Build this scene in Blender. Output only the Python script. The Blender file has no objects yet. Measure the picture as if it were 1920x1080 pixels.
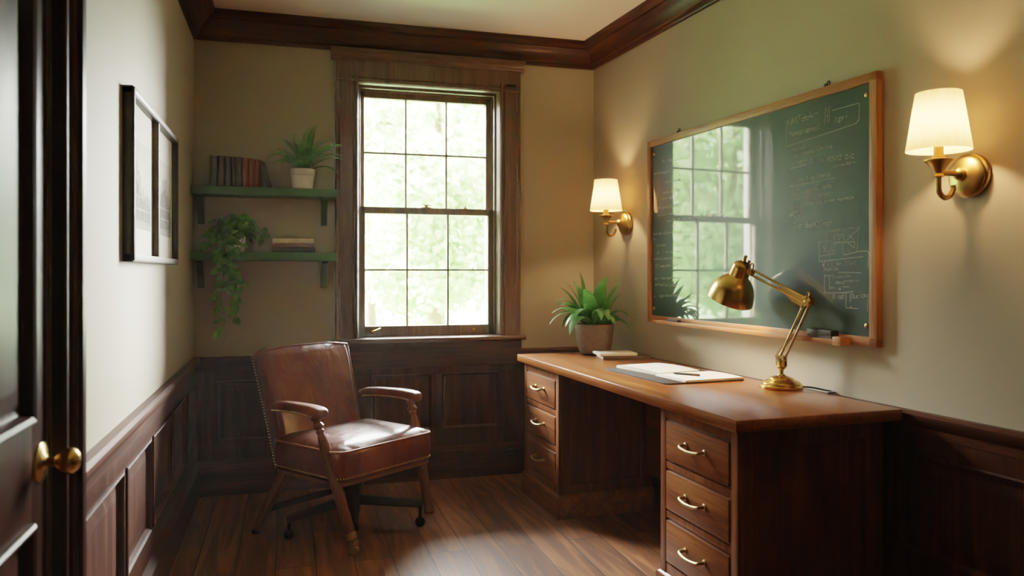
BULB = 560; SKYLOBE = 320; SKYLOBE2 = 1800; SKYBASE = 4; SKYUP = 4; SUN = 5.5; EXPO = 1.0; VT = 'Filmic'; LOOK = 'Medium Contrast'; FILL = .6; HAZE = .003
import bpy, bmesh, math, random
from mathutils import Vector, Matrix, Euler
random.seed(7)
D = bpy.data; SC = bpy.context.scene; COL = SC.collection
PI = math.pi
R = math.radians

# ------------------------------------------------------------------ materials
def srgb(h):
    h = h.lstrip('#'); o = []
    for i in (0, 2, 4):
        c = int(h[i:i+2], 16) / 255
        o.append(c / 12.92 if c <= .04045 else ((c + .055) / 1.055) ** 2.4)
    return (*o, 1)

def newmat(name):
    m = D.materials.new(name); m.use_nodes = True
    nt = m.node_tree
    return m, nt, nt.nodes['Principled BSDF'], nt.nodes['Material Output']

def coords(nt, scale=(1, 1, 1), rot=(0, 0, 0)):
    tc = nt.nodes.new('ShaderNodeTexCoord'); mp = nt.nodes.new('ShaderNodeMapping')
    mp.inputs['Scale'].default_value = scale; mp.inputs['Rotation'].default_value = rot
    nt.links.new(tc.outputs['Object'], mp.inputs['Vector'])
    return mp.outputs['Vector']

def noise(nt, vec, scale, detail=4, rough=.55, dist=0):
    n = nt.nodes.new('ShaderNodeTexNoise')
    n.inputs['Scale'].default_value = scale; n.inputs['Detail'].default_value = detail
    n.inputs['Roughness'].default_value = rough; n.inputs['Distortion'].default_value = dist
    nt.links.new(vec, n.inputs['Vector'])
    return n.outputs['Fac']

def ramp(nt, fac, stops):
    r = nt.nodes.new('ShaderNodeValToRGB')
    while len(r.color_ramp.elements) < len(stops): r.color_ramp.elements.new(.5)
    for e, (p, c) in zip(r.color_ramp.elements, stops):
        e.position = p; e.color = c if not isinstance(c, str) else srgb(c)
    nt.links.new(fac, r.inputs['Fac'])
    return r.outputs['Color']

def mix(nt, a, b, fac, mode='MIX'):
    m = nt.nodes.new('ShaderNodeMix'); m.data_type = 'RGBA'; m.blend_type = mode
    for sock, v in ((m.inputs[6], a), (m.inputs[7], b), (m.inputs[0], fac)):
        if hasattr(v, 'is_output'): nt.links.new(v, sock)
        else: sock.default_value = v
    return m.outputs[2]

def bump(nt, bs, h, strength, dist=.01):
    b = nt.nodes.new('ShaderNodeBump'); b.inputs['Strength'].default_value = strength
    b.inputs['Distance'].default_value = dist
    nt.links.new(h, b.inputs['Height']); nt.links.new(b.outputs['Normal'], bs.inputs['Normal'])
    return b

def wood(name, dark, mid, light, axis='x', rough=.38, coat=.15, sc=1.0, spread=.25, spec=.36):
    m, nt, bs, out = newmat(name)
    s = {'x': (.9, 11, 11), 'y': (11, .9, 11), 'z': (11, 11, .9)}[axis]
    s = tuple(v * sc for v in s)
    v = coords(nt, s)
    n1 = noise(nt, v, 1.6, 5, .6, .7)
    c = ramp(nt, n1, [(.5 - spread, dark), (.5, mid), (.5 + spread, light)])
    v2 = coords(nt, tuple(k * 6 if k > 1.5 * sc else k * 2 for k in s))
    n2 = noise(nt, v2, 2.2, 3, .6, .2)
    pores = ramp(nt, n2, [(.35, (.55, .5, .48, 1)), (.55, (1, 1, 1, 1))])
    c = mix(nt, c, pores, .8, 'MULTIPLY')
    nt.links.new(c, bs.inputs['Base Color'])
    rr = nt.nodes.new('ShaderNodeMapRange'); rr.inputs['To Min'].default_value = rough - .07; rr.inputs['To Max'].default_value = rough + .12
    nt.links.new(n1, rr.inputs['Value']); nt.links.new(rr.outputs[0], bs.inputs['Roughness'])
    bs.inputs['Specular IOR Level'].default_value = spec; bs.inputs['Coat Weight'].default_value = coat; bs.inputs['Coat Roughness'].default_value = .22
    bump(nt, bs, n2, .12, .004)
    return m

def plain(name, col, rough=.5, metal=0, var=.12, nscale=6, bstr=0, bscale=60, coat=0, spec=.5):
    m, nt, bs, out = newmat(name)
    v = coords(nt)
    n = noise(nt, v, nscale, 4)
    c = srgb(col) if isinstance(col, str) else col
    lo = tuple(x * (1 - var) for x in c[:3]) + (1,); hi = tuple(min(1, x * (1 + var)) for x in c[:3]) + (1,)
    nt.links.new(ramp(nt, n, [(.3, lo), (.7, hi)]), bs.inputs['Base Color'])
    bs.inputs['Roughness'].default_value = rough; bs.inputs['Metallic'].default_value = metal
    bs.inputs['Specular IOR Level'].default_value = spec; bs.inputs['Coat Weight'].default_value = coat; bs.inputs['Specular IOR Level'].default_value = spec
    if bstr: bump(nt, bs, noise(nt, v, bscale, 3), bstr, .003)
    return m

def leafmat(name, dark, light, tint, trans=.35, rough=.4):
    m, nt, bs, out = newmat(name)
    v = coords(nt)
    n = noise(nt, v, 14, 3)
    c = ramp(nt, n, [(.3, dark), (.55, light), (.75, tint)])
    nt.links.new(c, bs.inputs['Base Color']); bs.inputs['Roughness'].default_value = rough
    tr = nt.nodes.new('ShaderNodeBsdfTranslucent'); nt.links.new(c, tr.inputs['Color'])
    ms = nt.nodes.new('ShaderNodeMixShader'); ms.inputs[0].default_value = trans
    nt.links.new(bs.outputs[0], ms.inputs[1]); nt.links.new(tr.outputs[0], ms.inputs[2])
    nt.links.new(ms.outputs[0], out.inputs['Surface'])
    return m

M = {}
for ax in 'xyz':
    M['trim_' + ax] = wood('mahogany_trim_' + ax, '#26110a', '#401f10', '#5a301a', ax, .42, .03, spec=.14)
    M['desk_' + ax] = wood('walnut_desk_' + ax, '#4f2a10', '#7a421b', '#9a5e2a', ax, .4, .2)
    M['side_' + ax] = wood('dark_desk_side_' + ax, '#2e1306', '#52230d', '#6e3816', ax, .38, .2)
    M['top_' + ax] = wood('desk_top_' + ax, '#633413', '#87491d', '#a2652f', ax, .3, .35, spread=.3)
    M['frame_' + ax] = wood('board_frame_' + ax, '#80481f', '#9a602f', '#b07a47', ax, .42, .1)
    M['chairwood_' + ax] = wood('chair_wood_' + ax, '#4a2412', '#6e3c20', '#8a5430', ax, .3, .3)
    M['door_' + ax] = wood('door_wood_' + ax, '#1d0c06', '#2e150b', '#402012', ax, .32, 0, spec=.1)
for ax in 'xz': M['wintrim_' + ax] = wood('window_casing_' + ax, '#3d271b', '#58392a', '#6d4a37', ax, .36, .2)  # casing wood lightened to imitate bloom around the window
M['sash_z'] = wood('window_sash', '#5c4936', '#705a45', '#846c55', 'z', .45, .1)  # sash and jamb brown lifted, the window's bloom put into the colour
M['dark_z'] = wood('dark_stretcher_wood', '#120b08', '#1d120c', '#2a1a10', 'x', .4, .1)

# painted plaster
def plaster(name, col, col2):
    m, nt, bs, out = newmat(name)
    v = coords(nt)
    nt.links.new(ramp(nt, noise(nt, v, 1.3, 3), [(.3, col), (.7, col2)]), bs.inputs['Base Color'])
    bs.inputs['Roughness'].default_value = .62; bs.inputs['Specular IOR Level'].default_value = .3
    bump(nt, bs, noise(nt, v, 90, 4), .06, .002)
    return m
M['wall'] = plaster('sage_cream_plaster', '#a1957f', '#a99d87')
M['ceiling'] = plaster('ceiling_plaster', '#e2d8cc', '#e8dfd4')

# plank floor
def floor_mat():
    m, nt, bs, out = newmat('plank_floor')
    tc = nt.nodes.new('ShaderNodeTexCoord'); mp = nt.nodes.new('ShaderNodeMapping')
    mp.inputs['Rotation'].default_value = (0, 0, R(90)); mp.inputs['Location'].default_value = (.3, .05, 0)
    nt.links.new(tc.outputs['Object'], mp.inputs['Vector'])
    b = nt.nodes.new('ShaderNodeTexBrick'); b.offset = .37; b.offset_frequency = 2
    for k, v in (('Scale', 1), ('Mortar Size', .0026), ('Mortar Smooth', .3), ('Bias', 0), ('Brick Width', 2.3), ('Row Height', .165)):
        b.inputs[k].default_value = v
    b.inputs['Color1'].default_value = (.2, .2, .2, 1); b.inputs['Color2'].default_value = (.9, .9, .9, 1)
    b.inputs['Mortar'].default_value = (.5, .5, .5, 1)
    nt.links.new(mp.outputs[0], b.inputs['Vector'])
    mp2 = nt.nodes.new('ShaderNodeMapping'); mp2.inputs['Scale'].default_value = (9, .8, 9)
    nt.links.new(tc.outputs['Object'], mp2.inputs['Vector'])
    # shift the grain per plank
    add = nt.nodes.new('ShaderNodeVectorMath'); add.operation = 'MULTIPLY_ADD'
    nt.links.new(b.outputs['Color'], add.inputs[0]); add.inputs[1].default_value = (7, 5, 3)
    nt.links.new(mp2.outputs[0], add.inputs[2])
    n1 = noise(nt, add.outputs[0], 1.3, 6, .6, 1.6)
    c = ramp(nt, n1, [(.25, '#3b1f11'), (.46, '#663b20'), (.6, '#875430'), (.8, '#a06d43')])
    tint = ramp(nt, b.outputs['Color'], [(.2, (.72, .7, .68, 1)), (.9, (1.12, 1.1, 1.08, 1))])
    c = mix(nt, c, tint, 1, 'MULTIPLY')
    c = mix(nt, c, srgb('#1a0d08'), b.outputs['Fac'])
    nt.links.new(c, bs.inputs['Base Color'])
    rr = nt.nodes.new('ShaderNodeMapRange'); rr.inputs['To Min'].default_value = .42; rr.inputs['To Max'].default_value = .6
    nt.links.new(n1, rr.inputs['Value']); nt.links.new(rr.outputs[0], bs.inputs['Roughness'])
    inv = nt.nodes.new('ShaderNodeMath'); inv.operation = 'SUBTRACT'; inv.inputs[0].default_value = 1
    nt.links.new(b.outputs['Fac'], inv.inputs[1])
    h = nt.nodes.new('ShaderNodeMath'); h.operation = 'MULTIPLY_ADD'; h.inputs[1].default_value = .08
    nt.links.new(n1, h.inputs[0]); nt.links.new(inv.outputs[0], h.inputs[2])
    bump(nt, bs, h.outputs[0], .35, .004)
    bs.inputs['Specular IOR Level'].default_value = .35; bs.inputs['Coat Weight'].default_value = .05; bs.inputs['Coat Roughness'].default_value = .3
    return m
M['floor'] = floor_mat()

# leather
def leather():
    m, nt, bs, out = newmat('brown_leather')
    v = coords(nt)
    n = noise(nt, v, 5, 4, .5, .5)
    nt.links.new(ramp(nt, n, [(.3, '#471a0c'), (.55, '#692b15'), (.8, '#7f3f21')]), bs.inputs['Base Color'])
    bs.inputs['Roughness'].default_value = .5; bs.inputs['Specular IOR Level'].default_value = .3; bs.inputs['Coat Weight'].default_value = .5; bs.inputs['Coat Roughness'].default_value = .2
    big = noise(nt, coords(nt, (5, 7, 3)), 1.7, 2, .4, .7); fine = noise(nt, v, 220, 2)
    a = nt.nodes.new('ShaderNodeMath'); a.operation = 'MULTIPLY_ADD'; a.inputs[1].default_value = .03
    nt.links.new(fine, a.inputs[0]); nt.links.new(big, a.inputs[2])
    bump(nt, bs, a.outputs[0], .6, .03)
    return m
M['leather'] = leather()
M['piping'] = plain('leather_piping', '#8a4a2c', .4)
M['brass'] = plain('aged_brass', (.52, .31, .09, 1), .25, 1, .15, 12)
M['brass_dull'] = plain('dull_brass', (.45, .29, .10, 1), .34, 1, .2, 14)
M['nail'] = plain('brass_nail', (.72, .5, .2, 1), .38, .55, .05)
M['brass_pale'] = plain('pale_brass', (.42, .30, .13, 1), .36, 1, .15, 14)
M['iron'] = plain('black_iron', '#1b1714', .45, .6)
M['green_paint'] = plain('green_painted_shelf', '#2f5a2c', .38, 0, .12, 9)
M['green_dark'] = plain('dark_green_bracket', '#1e3a22', .42)
M['white_pot'] = plain('white_glazed_pot', '#e4dcd4', .35, 0, .04)
M['grey_pot'] = plain('brown_grey_stone_pot', '#67574a', .8, 0, .2, 24, .3, 90)
M['soil'] = plain('dark_soil', '#2a1c12', .95, 0, .4, 40, .6, 60)
M['fern'] = leafmat('fern_leaf', '#3f7c30', '#5a9a45', '#8cba6c')
M['pothos'] = leafmat('trailing_leaf', '#3f6e28', '#5a8c38', '#7fae52')
M['broad'] = leafmat('broad_leaf', '#3a7834', '#57984c', '#98c888', .3, .5)
M['stem'] = plain('green_stem', '#6a7d3c', .6)
M['paper'] = plain('cream_paper', '#ece0cb', .8, 0, .05, 20)
M['paper_white'] = plain('white_paper', '#f0e8da', .8, 0, .03, 20)
M['dark_cover'] = plain('dark_brown_cover', '#3a2a20', .5, 0, .15, 30, .2, 200)
M['blotter'] = plain('dark_grey_desk_pad', '#2b2926', .6, 0, .12, 30, .15, 220, spec=.2)
M['black'] = plain('black_plastic', '#141312', .45)
M['felt'] = plain('grey_felt', '#4a4a48', .85)
M['mat_board'] = plain('mat_board', '#d8d2c8', .85, 0, .03)
M['print_sky'] = plain('print_pale_grey', '#c3beb4', .85, 0, .08, 9)
M['print_mid'] = plain('print_mid_grey', '#96928a', .85, 0, .2, 20)
M['print_dark'] = plain('print_dark_grey', '#6e6a64', .85, 0, .25, 26)
M['dark_frame'] = wood('dark_picture_frame', '#1d130d', '#2c1e15', '#3d2b1e', 'x', .35, .2)
M['bronze_frame'] = wood('bronze_frame_face', '#3a2c20', '#4d3c2b', '#63503c', 'x', .42, .05, spec=.2)
M['chalk'] = plain('faint_chalk', '#989d91', .9, 0, .2, 60)
M['grass'] = plain('lawn_grass', '#66804c', .9, 0, .35, 1.2, .5, 30)
M['bark'] = plain('tree_bark', '#6b5c4c', .9, 0, .3, 8, .6, 14)
M['treeleaf'] = leafmat('tree_foliage', '#7f9c6a', '#a4bd8a', '#c8d8b0', .5, .6)  # leaf greens paled to imitate the washed-out, hazy daylight
M['treeleaf_b'] = leafmat('tree_foliage_blue', '#73956e', '#94b38c', '#bcd0ae', .5, .6)  # same hazy paling put into the cooler green
M['white_paint'] = plain('white_exterior_paint', '#e8e8e2', .5, 0, .03)
M['sleeve'] = plain('candle_sleeve', '#c9a060', .5, 0, .08)

def board_mat():
    m, nt, bs, out = newmat('green_glass_board')
    v = coords(nt)
    n = noise(nt, v, 2.5, 4)
    nt.links.new(ramp(nt, n, [(.3, '#1a3231'), (.7, '#213c3a')]), bs.inputs['Base Color'])
    bs.inputs['Roughness'].default_value = .45; bs.inputs['Specular IOR Level'].default_value = .3
    bs.inputs['Coat Weight'].default_value = 1; bs.inputs['Coat Roughness'].default_value = .03; bs.inputs['Coat IOR'].default_value = 1.75
    return m
M['board'] = board_mat()

def glass_mat():
    m, nt, bs, out = newmat('window_glass')
    t = nt.nodes.new('ShaderNodeBsdfTransparent'); t.inputs[0].default_value = (.97, .985, .97, 1)
    g = nt.nodes.new('ShaderNodeBsdfGlossy'); g.inputs['Roughness'].default_value = .02
    f = nt.nodes.new('ShaderNodeFresnel'); f.inputs[0].default_value = 1.45
    ms = nt.nodes.new('ShaderNodeMixShader')
    nt.links.new(f.outputs[0], ms.inputs[0]); nt.links.new(t.outputs[0], ms.inputs[1]); nt.links.new(g.outputs[0], ms.inputs[2])
    nt.links.new(ms.outputs[0], out.inputs['Surface'])
    return m
M['glass'] = glass_mat()

def emit(name, col, s):
    m, nt, bs, out = newmat(name)
    e = nt.nodes.new('ShaderNodeEmission'); e.inputs[0].default_value = col; e.inputs[1].default_value = s
    nt.links.new(e.outputs[0], out.inputs['Surface'])
    return m
WARM = (1, .59, .30, 1)
M['bulb'] = emit('sconce_bulb', WARM, BULB)
M['desk_bulb'] = emit('desk_lamp_bulb', (1, .55, .22, 1), 200)

def shade_mat():
    m, nt, bs, out = newmat('cream_linen_shade')
    v = coords(nt, (1, 1, .15))
    n = noise(nt, v, 70, 3)
    c = ramp(nt, n, [(.3, '#dcc08c'), (.7, '#eed09c')])
    d = nt.nodes.new('ShaderNodeBsdfDiffuse'); tr = nt.nodes.new('ShaderNodeBsdfTranslucent')
    nt.links.new(c, d.inputs[0]); nt.links.new(c, tr.inputs[0])
    ms = nt.nodes.new('ShaderNodeMixShader'); ms.inputs[0].default_value = .27
    nt.links.new(d.outputs[0], ms.inputs[1]); nt.links.new(tr.outputs[0], ms.inputs[2])
    nt.links.new(ms.outputs[0], out.inputs['Surface'])
    return m
M['shade'] = shade_mat()

BOOK = {}
def bookmat(key, col):
    if key not in BOOK: BOOK[key] = plain('book_cloth_' + key, col, .5, 0, .2, 20, .2, 160)
    return BOOK[key]

# ------------------------------------------------------------------ geometry helpers
class B:
    def __init__(s): s.bm = bmesh.new(); s.mi = 0
    def _fin(s, faces):
        for f in faces: f.material_index = s.mi; f.smooth = True
    def box(s, x0, x1, y0, y1, z0, z1, bev=0, mat=None, seg=2):
        vs = [s.bm.verts.new(p) for p in ((x0,y0,z0),(x1,y0,z0),(x1,y1,z0),(x0,y1,z0),(x0,y0,z1),(x1,y0,z1),(x1,y1,z1),(x0,y1,z1))]
        fs = [s.bm.faces.new([vs[i] for i in q]) for q in ((3,2,1,0),(4,5,6,7),(0,1,5,4),(1,2,6,5),(2,3,7,6),(3,0,4,7))]
        s._fin(fs)
        if bev > 0:
            es = list({e for f in fs for e in f.edges})
            r = bmesh.ops.bevel(s.bm, geom=es, offset=bev, segments=seg, profile=.6, affect='EDGES', clamp_overlap=True)
            s._fin(r['faces']); vs = list({v for f in r['faces'] for v in f.verts} | {v for v in vs if v.is_valid})
        if mat is not None:
            for v in vs: v.co = mat @ v.co
        return s
    def loft(s, loops, cap0=True, cap1=True, closed=True):
        rs = [[s.bm.verts.new(p) for p in l] for l in loops]
        fs = []
        n = len(rs[0])
        for a, b in zip(rs, rs[1:]):
            for i in range(n if closed else n - 1):
                j = (i + 1) % n
                fs.append(s.bm.faces.new((a[i], a[j], b[j], b[i])))
        if cap0: fs.append(s.bm.faces.new(rs[0][::-1]))
        if cap1: fs.append(s.bm.faces.new(rs[-1]))
        s._fin(fs); return s
    def lathe(s, prof, seg=32, mat=None, cap0=False, cap1=False, wob=None):
        mat = mat or Matrix()
        loops = []
        for (r, z) in prof:
            loops.append([mat @ Vector((r * (wob(i, z) if wob else 1) * math.cos(2*PI*i/seg), r * (wob(i, z) if wob else 1) * math.sin(2*PI*i/seg), z)) for i in range(seg)])
        return s.loft(loops, cap0, cap1)
    def tube(s, pts, rad, seg=10, caps=True):
        pts = [Vector(p) for p in pts]; n = len(pts)
        rs = rad if isinstance(rad, (list, tuple)) else [rad] * n
        t0 = (pts[1] - pts[0]).normalized()
        u = t0.orthogonal().normalized(); loops = []
        for i, p in enumerate(pts):
            t = (pts[min(i+1, n-1)] - pts[max(i-1, 0)]).normalized()
            u = (u - t * u.dot(t)); u = u.normalized() if u.length > 1e-6 else t.orthogonal().normalized()
            w = t.cross(u)
            loops.append([p + (u * math.cos(2*PI*k/seg) + w * math.sin(2*PI*k/seg)) * rs[i] for k in range(seg)])
        return s.loft(loops, caps, caps)
    def bar(s, a, b, w, h, w2=None, h2=None, up=(0, 0, 1), bev=0):
        a = Vector(a); b = Vector(b); t = (b - a).normalized(); up = Vector(up)
        x = t.cross(up).normalized(); z = x.cross(t)
        w2 = w2 or w; h2 = h2 or h
        def loop(p, w, h):
            c = min(w, h) * .18
            return [p + x*sx + z*sz for sx, sz in ((-w/2+c,-h/2),(w/2-c,-h/2),(w/2,-h/2+c),(w/2,h/2-c),(w/2-c,h/2),(-w/2+c,h/2),(-w/2,h/2-c),(-w/2,-h/2+c))]
        return s.loft([loop(a, w, h), loop(b, w2, h2)])
    def prism(s, poly, axis, a, b):
        # poly in the other two axes, extruded along axis
        def P(u, v, t): return {'x': (t, u, v), 'y': (u, t, v), 'z': (u, v, t)}[axis]
        return s.loft([[P(u, v, a) for u, v in poly], [P(u, v, b) for u, v in poly]])
    def sphere(s, c, r, seg=16, sy=1, mat=None):
        k = seg // 2
        prof = [(max(1e-4, r * math.sin(PI*i/k)), -r * math.cos(PI*i/k)) for i in range(k + 1)]
        return s.lathe(prof, seg, (mat or Matrix()) if mat else Matrix.Translation(c), True, True)
    def build(s, name, mats, parent=None, loc=None, rot=None, angle=35, flip=True):
        if flip: bmesh.ops.recalc_face_normals(s.bm, faces=s.bm.faces)
        me = D.meshes.new(name); s.bm.to_mesh(me); s.bm.free()
        for m in (mats if isinstance(mats, (list, tuple)) else [mats]): me.materials.append(m)
        try: me.set_sharp_from_angle(angle=R(angle))
        except Exception: pass
        o = D.objects.new(name, me); COL.objects.link(o)
        if parent: o.parent = parent
        if loc: o.location = loc
        if rot: o.rotation_euler = rot
        return o

def tag(o, label=None, cat=None, group=None, kind=None):
    if label: o['label'] = label
    if cat: o['category'] = cat
    if group: o['group'] = group
    if kind: o['kind'] = kind
    return o
def thing(name, label, cat, loc=(0, 0, 0), rz=0, group=None):
    o = D.objects.new(name, None); COL.objects.link(o); o.empty_display_size = .05
    o.location = loc; o.rotation_euler = (0, 0, rz)
    return tag(o, label, cat, group)
def structure(o): o['kind'] = 'structure'; return o

def rrect(w, d, r, cx=0, cy=0, n=6):
    p = []
    for (sx, sy, a0) in ((1, 1, 0), (-1, 1, 90), (-1, -1, 180), (1, -1, 270)):
        for i in range(n + 1):
            a = R(a0 + 90 * i / n)
            p.append((cx + sx * (w/2 - r) + r * math.cos(a), cy + sy * (d/2 - r) + r * math.sin(a)))
    return p
def bez(p0, p1, p2, p3, n=14):
    p0, p1, p2, p3 = map(Vector, (p0, p1, p2, p3)); o = []
    for i in range(n + 1):
        t = i / n; o.append(p0*(1-t)**3 + p1*3*t*(1-t)**2 + p2*3*t*t*(1-t) + p3*t**3)
    return o
def smooth_path(pts, n=6):
    pts = [Vector(p) for p in pts]; o = []
    for i in range(len(pts) - 1):
        a = pts[max(i-1, 0)]; b = pts[i]; c = pts[i+1]; d = pts[min(i+2, len(pts)-1)]
        for k in range(n):
            t = k / n
            o.append(.5 * ((2*b) + (c - a)*t + (2*a - 5*b + 4*c - d)*t*t + (3*b - a - 3*c + d)*t**3))
    o.append(pts[-1]); return o

# ------------------------------------------------------------------ the room
K = .07; XL = -.512; YB = 4.71; XR = 1.913; YF = -1.3; HC = 2.73
def xw(y): return XR + K * (YB - y)
RROT = math.atan2(-1, K)          # things on the right wall face -y locally
LROT = R(90)
def on_right(y, off=0): return Vector((xw(y), y, 0)) + Vector((-1, -K, 0)).normalized() * off

b = B(); b.box(XL - .3, xw(YF) + .3, YF - .2, YB + .25, -.12, 0); structure(b.build('floor', M['floor']))
b = B(); b.box(XL - .3, xw(YF) + .3, YF - .2, YB + .25, HC, HC + .15); structure(b.build('ceiling', M['ceiling']))
WX0, WX1, WZ0, WZ1 = .404, 1.272, .868, 2.40    # window opening
b = B()
b.box(XL - .2, WX0, YB, YB + .24, 0, HC); b.box(WX1, XR + .25, YB, YB + .24, 0, HC)
b.box(WX0, WX1, YB, YB + .24, 0, WZ0 - .02); b.box(WX0, WX1, YB, YB + .24, WZ1, HC)
structure(b.build('wall_back', M['wall']))
b = B()
DY0, DY1, DZ = 1.06, 1.95, 2.12
b.box(XL - .2, XL, YF, DY0 - .01, 0, HC); b.box(XL - .2, XL, DY1 + .01, YB + .2, 0, HC); b.box(XL - .2, XL, DY0 - .01, DY1 + .01, DZ, HC)
b.box(XL - .2, XL - .15, DY0 - .01, DY1 + .01, 0, DZ)
structure(b.build('wall_left', M['wall']))
b = B(); b.box(XL - .2, xw(YF) + .2, YF - .15, YF, 0, HC); structure(b.build('wall_front', M['wall']))
LR = (YB - YF) / math.cos(math.atan(K)) + .3
b = B(); b.box(-.02, LR, 0, .2, 0, HC)
o = b.build('wall_right', M['wall'], loc=(XR, YB, 0), rot=(0, 0, RROT)); structure(o)

def molding(bm, A, Bp, n, prof, mA=0, mB=0):
    A = Vector(A); Bp = Vector(Bp); n = Vector(n).normalized(); t = (Bp - A).normalized()
    la = []; lb = []
    for p, z in prof:
        la.append(A + n * p + t * (mA * p) + Vector((0, 0, z))); lb.append(Bp + n * p - t * (mB * p) + Vector((0, 0, z)))
    bm.loft([la, lb])
CROWN = [(0,2.58),(.016,2.58),(.02,2.588),(.02,2.602),(.034,2.606),(.038,2.622),(.05,2.648),(.07,2.668),(.084,2.676),(.088,2.682),(.088,2.69),(.1,2.694),(.112,2.702),(.122,2.706),(.122,2.73),(0,2.73)]
nR = Vector((-1, -K, 0)); tR = Vector((K, -1, 0)).normalized()
PR0 = (XR, YB, 0); PR1 = (xw(YF), YF, 0)
b = B(); molding(b, (XL, YB, 0), (XR, YB, 0), (0, -1, 0), CROWN, 1, .9325); structure(b.build('trim_1', M['trim_x'], angle=28))
b = B(); molding(b, (XL, YF, 0), (XL, YB, 0), (1, 0, 0), CROWN, 1, 1); structure(b.build('trim_2', M['trim_y'], angle=28))
b = B(); molding(b, PR0, PR1, nR, CROWN, .9325, 0); structure(b.build('trim_3', M['trim_y'], angle=28))

RAIL = [(0,.705),(.022,.705),(.024,.735),(.03,.74),(.038,.752),(.042,.765),(.042,.776),(.03,.785),(0,.785)]
BASE = [(0,0),(.034,0),(.034,.15),(.04,.155),(.04,.168),(.028,.185),(.02,.2),(0,.2)]
def wainscot(name, L, panels, mats, loc, rot, ztop=.75, zp0=.30, zp1=.645):
    """local x along the wall, front to -y; panels are recessed fields with a moulding and a raised centre"""
    b = B(); b.box(0, L, -.006, 0, .0, ztop)
    b.box(0, L, -.02, -.004, zp1, ztop, .002); b.box(0, L, -.02, -.004, .1, zp0, .002)
    xs = [0] + [v for p in panels for v in p] + [L]
    for i in range(0, len(xs), 2):
        if xs[i+1] > xs[i] + .002: b.box(xs[i], xs[i+1], -.0198, -.004, zp0 - .001, zp1 + .001, .002)
    for x0, x1 in panels:
        loops = []
        for ins, y in ((0, -.004), (0, -.026), (.006, -.028), (.014, -.022), (.02, -.009), (.03, -.008), (.036, -.008), (.065, -.015), (.068, -.015)):
            loops.append([(x0+ins, y, zp0+ins), (x1-ins, y, zp0+ins), (x1-ins, y, zp1-ins), (x0+ins, y, zp1-ins)])
        b.loft(loops, False, True)
    return structure(b.build(name, mats, loc=loc, rot=(0, 0, rot), angle=20))
wainscot('trim_4', YB - 2.06, [(y0 - 2.06, y1 - 2.06) for y0, y1 in ((2.12, 2.635), (2.69, 3.14), (3.19, 3.66), (3.715, 4.17), (4.225, 4.63))], M['trim_z'], (XL, 2.06, 0), LROT)
wainscot('trim_5', XR - XL, [(.12, .70), (1.0, 1.36), (1.42, 1.78), (1.98, 2.3)], M['trim_z'], (XL, YB, 0), 0)
wainscot('trim_6', 5.6, [(.1 + .58 * i, .1 + .58 * i + .52) for i in range(9)], M['trim_z'], (XR, YB, 0), RROT)
b = B(); molding(b, (XL, 2.06, 0), (XL, YB, 0), (1, 0, 0), RAIL, 0, 1); structure(b.build('trim_7', M['trim_y'], angle=28))
b = B(); molding(b, (XL, YB, 0), (XR, YB, 0), (0, -1, 0), RAIL, 1, .9325); structure(b.build('trim_8', M['trim_x'], angle=28))
b = B(); molding(b, PR0, PR1, nR, RAIL, .9325, 0); structure(b.build('trim_9', M['trim_y'], angle=28))
b = B(); molding(b, (XL, 2.06, 0), (XL, YB, 0), (1, 0, 0), BASE, 0, 1); structure(b.build('baseboard_left', M['trim_y'], angle=28))
b = B(); molding(b, (XL, YB, 0), (XR, YB, 0), (0, -1, 0), BASE, 1, .9325); structure(b.build('baseboard_back', M['trim_x'], angle=28))
b = B(); molding(b, PR0, PR1, nR, BASE, .9325, 0); structure(b.build('baseboard_right', M['trim_y'], angle=28))

# door with casing in the left wall
door = D.objects.new('door_1', None); COL.objects.link(door); structure(door); door.location = (XL, DY0, 0); door.rotation_euler = (0, 0, LROT)
DW = DY1 - DY0
def door_slab():
    b = B()
    b.box(.003, DW - .003, .02, .05, .005, DZ - .005)
    st = .11
    for x0, x1 in ((.003, st), (DW - st, DW - .003), (.40, .49)): b.box(x0, x1, .004, .03, .005, DZ - .005, .002)
    for z0, z1 in ((.005, .22), (.735, .945), (DZ - .13, DZ - .005)): b.box(.003, DW - .003, .0042, .03, z0, z1, .002)
    for x0, x1 in ((st, .40), (.49, DW - st)):
        for z0, z1 in ((.22, .735), (.945, DZ - .13)):
            loops = []
            for ins, y in ((0, .02), (0, -.004), (.006, -.008), (.016, -.004), (.024, .014), (.034, .017), (.04, .017), (.075, .009), (.08, .009)):
                loops.append([(x0+ins, y, z0+ins), (x1-ins, y, z0+ins), (x1-ins, y, z1-ins), (x0+ins, y, z1-ins)])
            b.loft(loops, False, True)
    return b
door_slab().build('panel', M['door_z'], door, angle=22)
kx = DW - .052
MY = Matrix.Rotation(R(90), 4, 'X')       # lathe axis z -> -y
b = B(); b.lathe([(.001, .014), (.014, .014), (.02, .01), (.036, .008), (.043, .004), (.044, 0), (.044, -.004)], 32, Matrix.Translation((kx, .004, .85)) @ MY, True, True)
kr = b.build('knob_rose', M['brass'], door)
b = B(); b.lathe([(.012, .008), (.010, .02), (.011, .03), (.018, .036), (.026, .046), (.029, .056), (.027, .067), (.018, .076), (.006, .079), (.001, .0795)], 32, Matrix.Translation((kx, .004, .85)) @ MY, True, True)
b.build('knob', M['brass'], door)
CAS = [(0, .0), (.012, .0), (.018, .026), (.024, .03), (.034, .03), (.038, .024), (.05, .024), (.054, .034), (.064, .04), (.074, .04), (.078, .05), (.098, .052), (.104, .046), (.104, 0)]
b = B()
for xx, sgn in ((DW + .002, 1), (-.002, -1)):
    b.prism([(xx + sgn * u, -v) for u, v in CAS], 'z', 0, DZ + .1)
b.box(-.1, DW + .1, -.04, 0, DZ, DZ + .11, .004)
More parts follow.
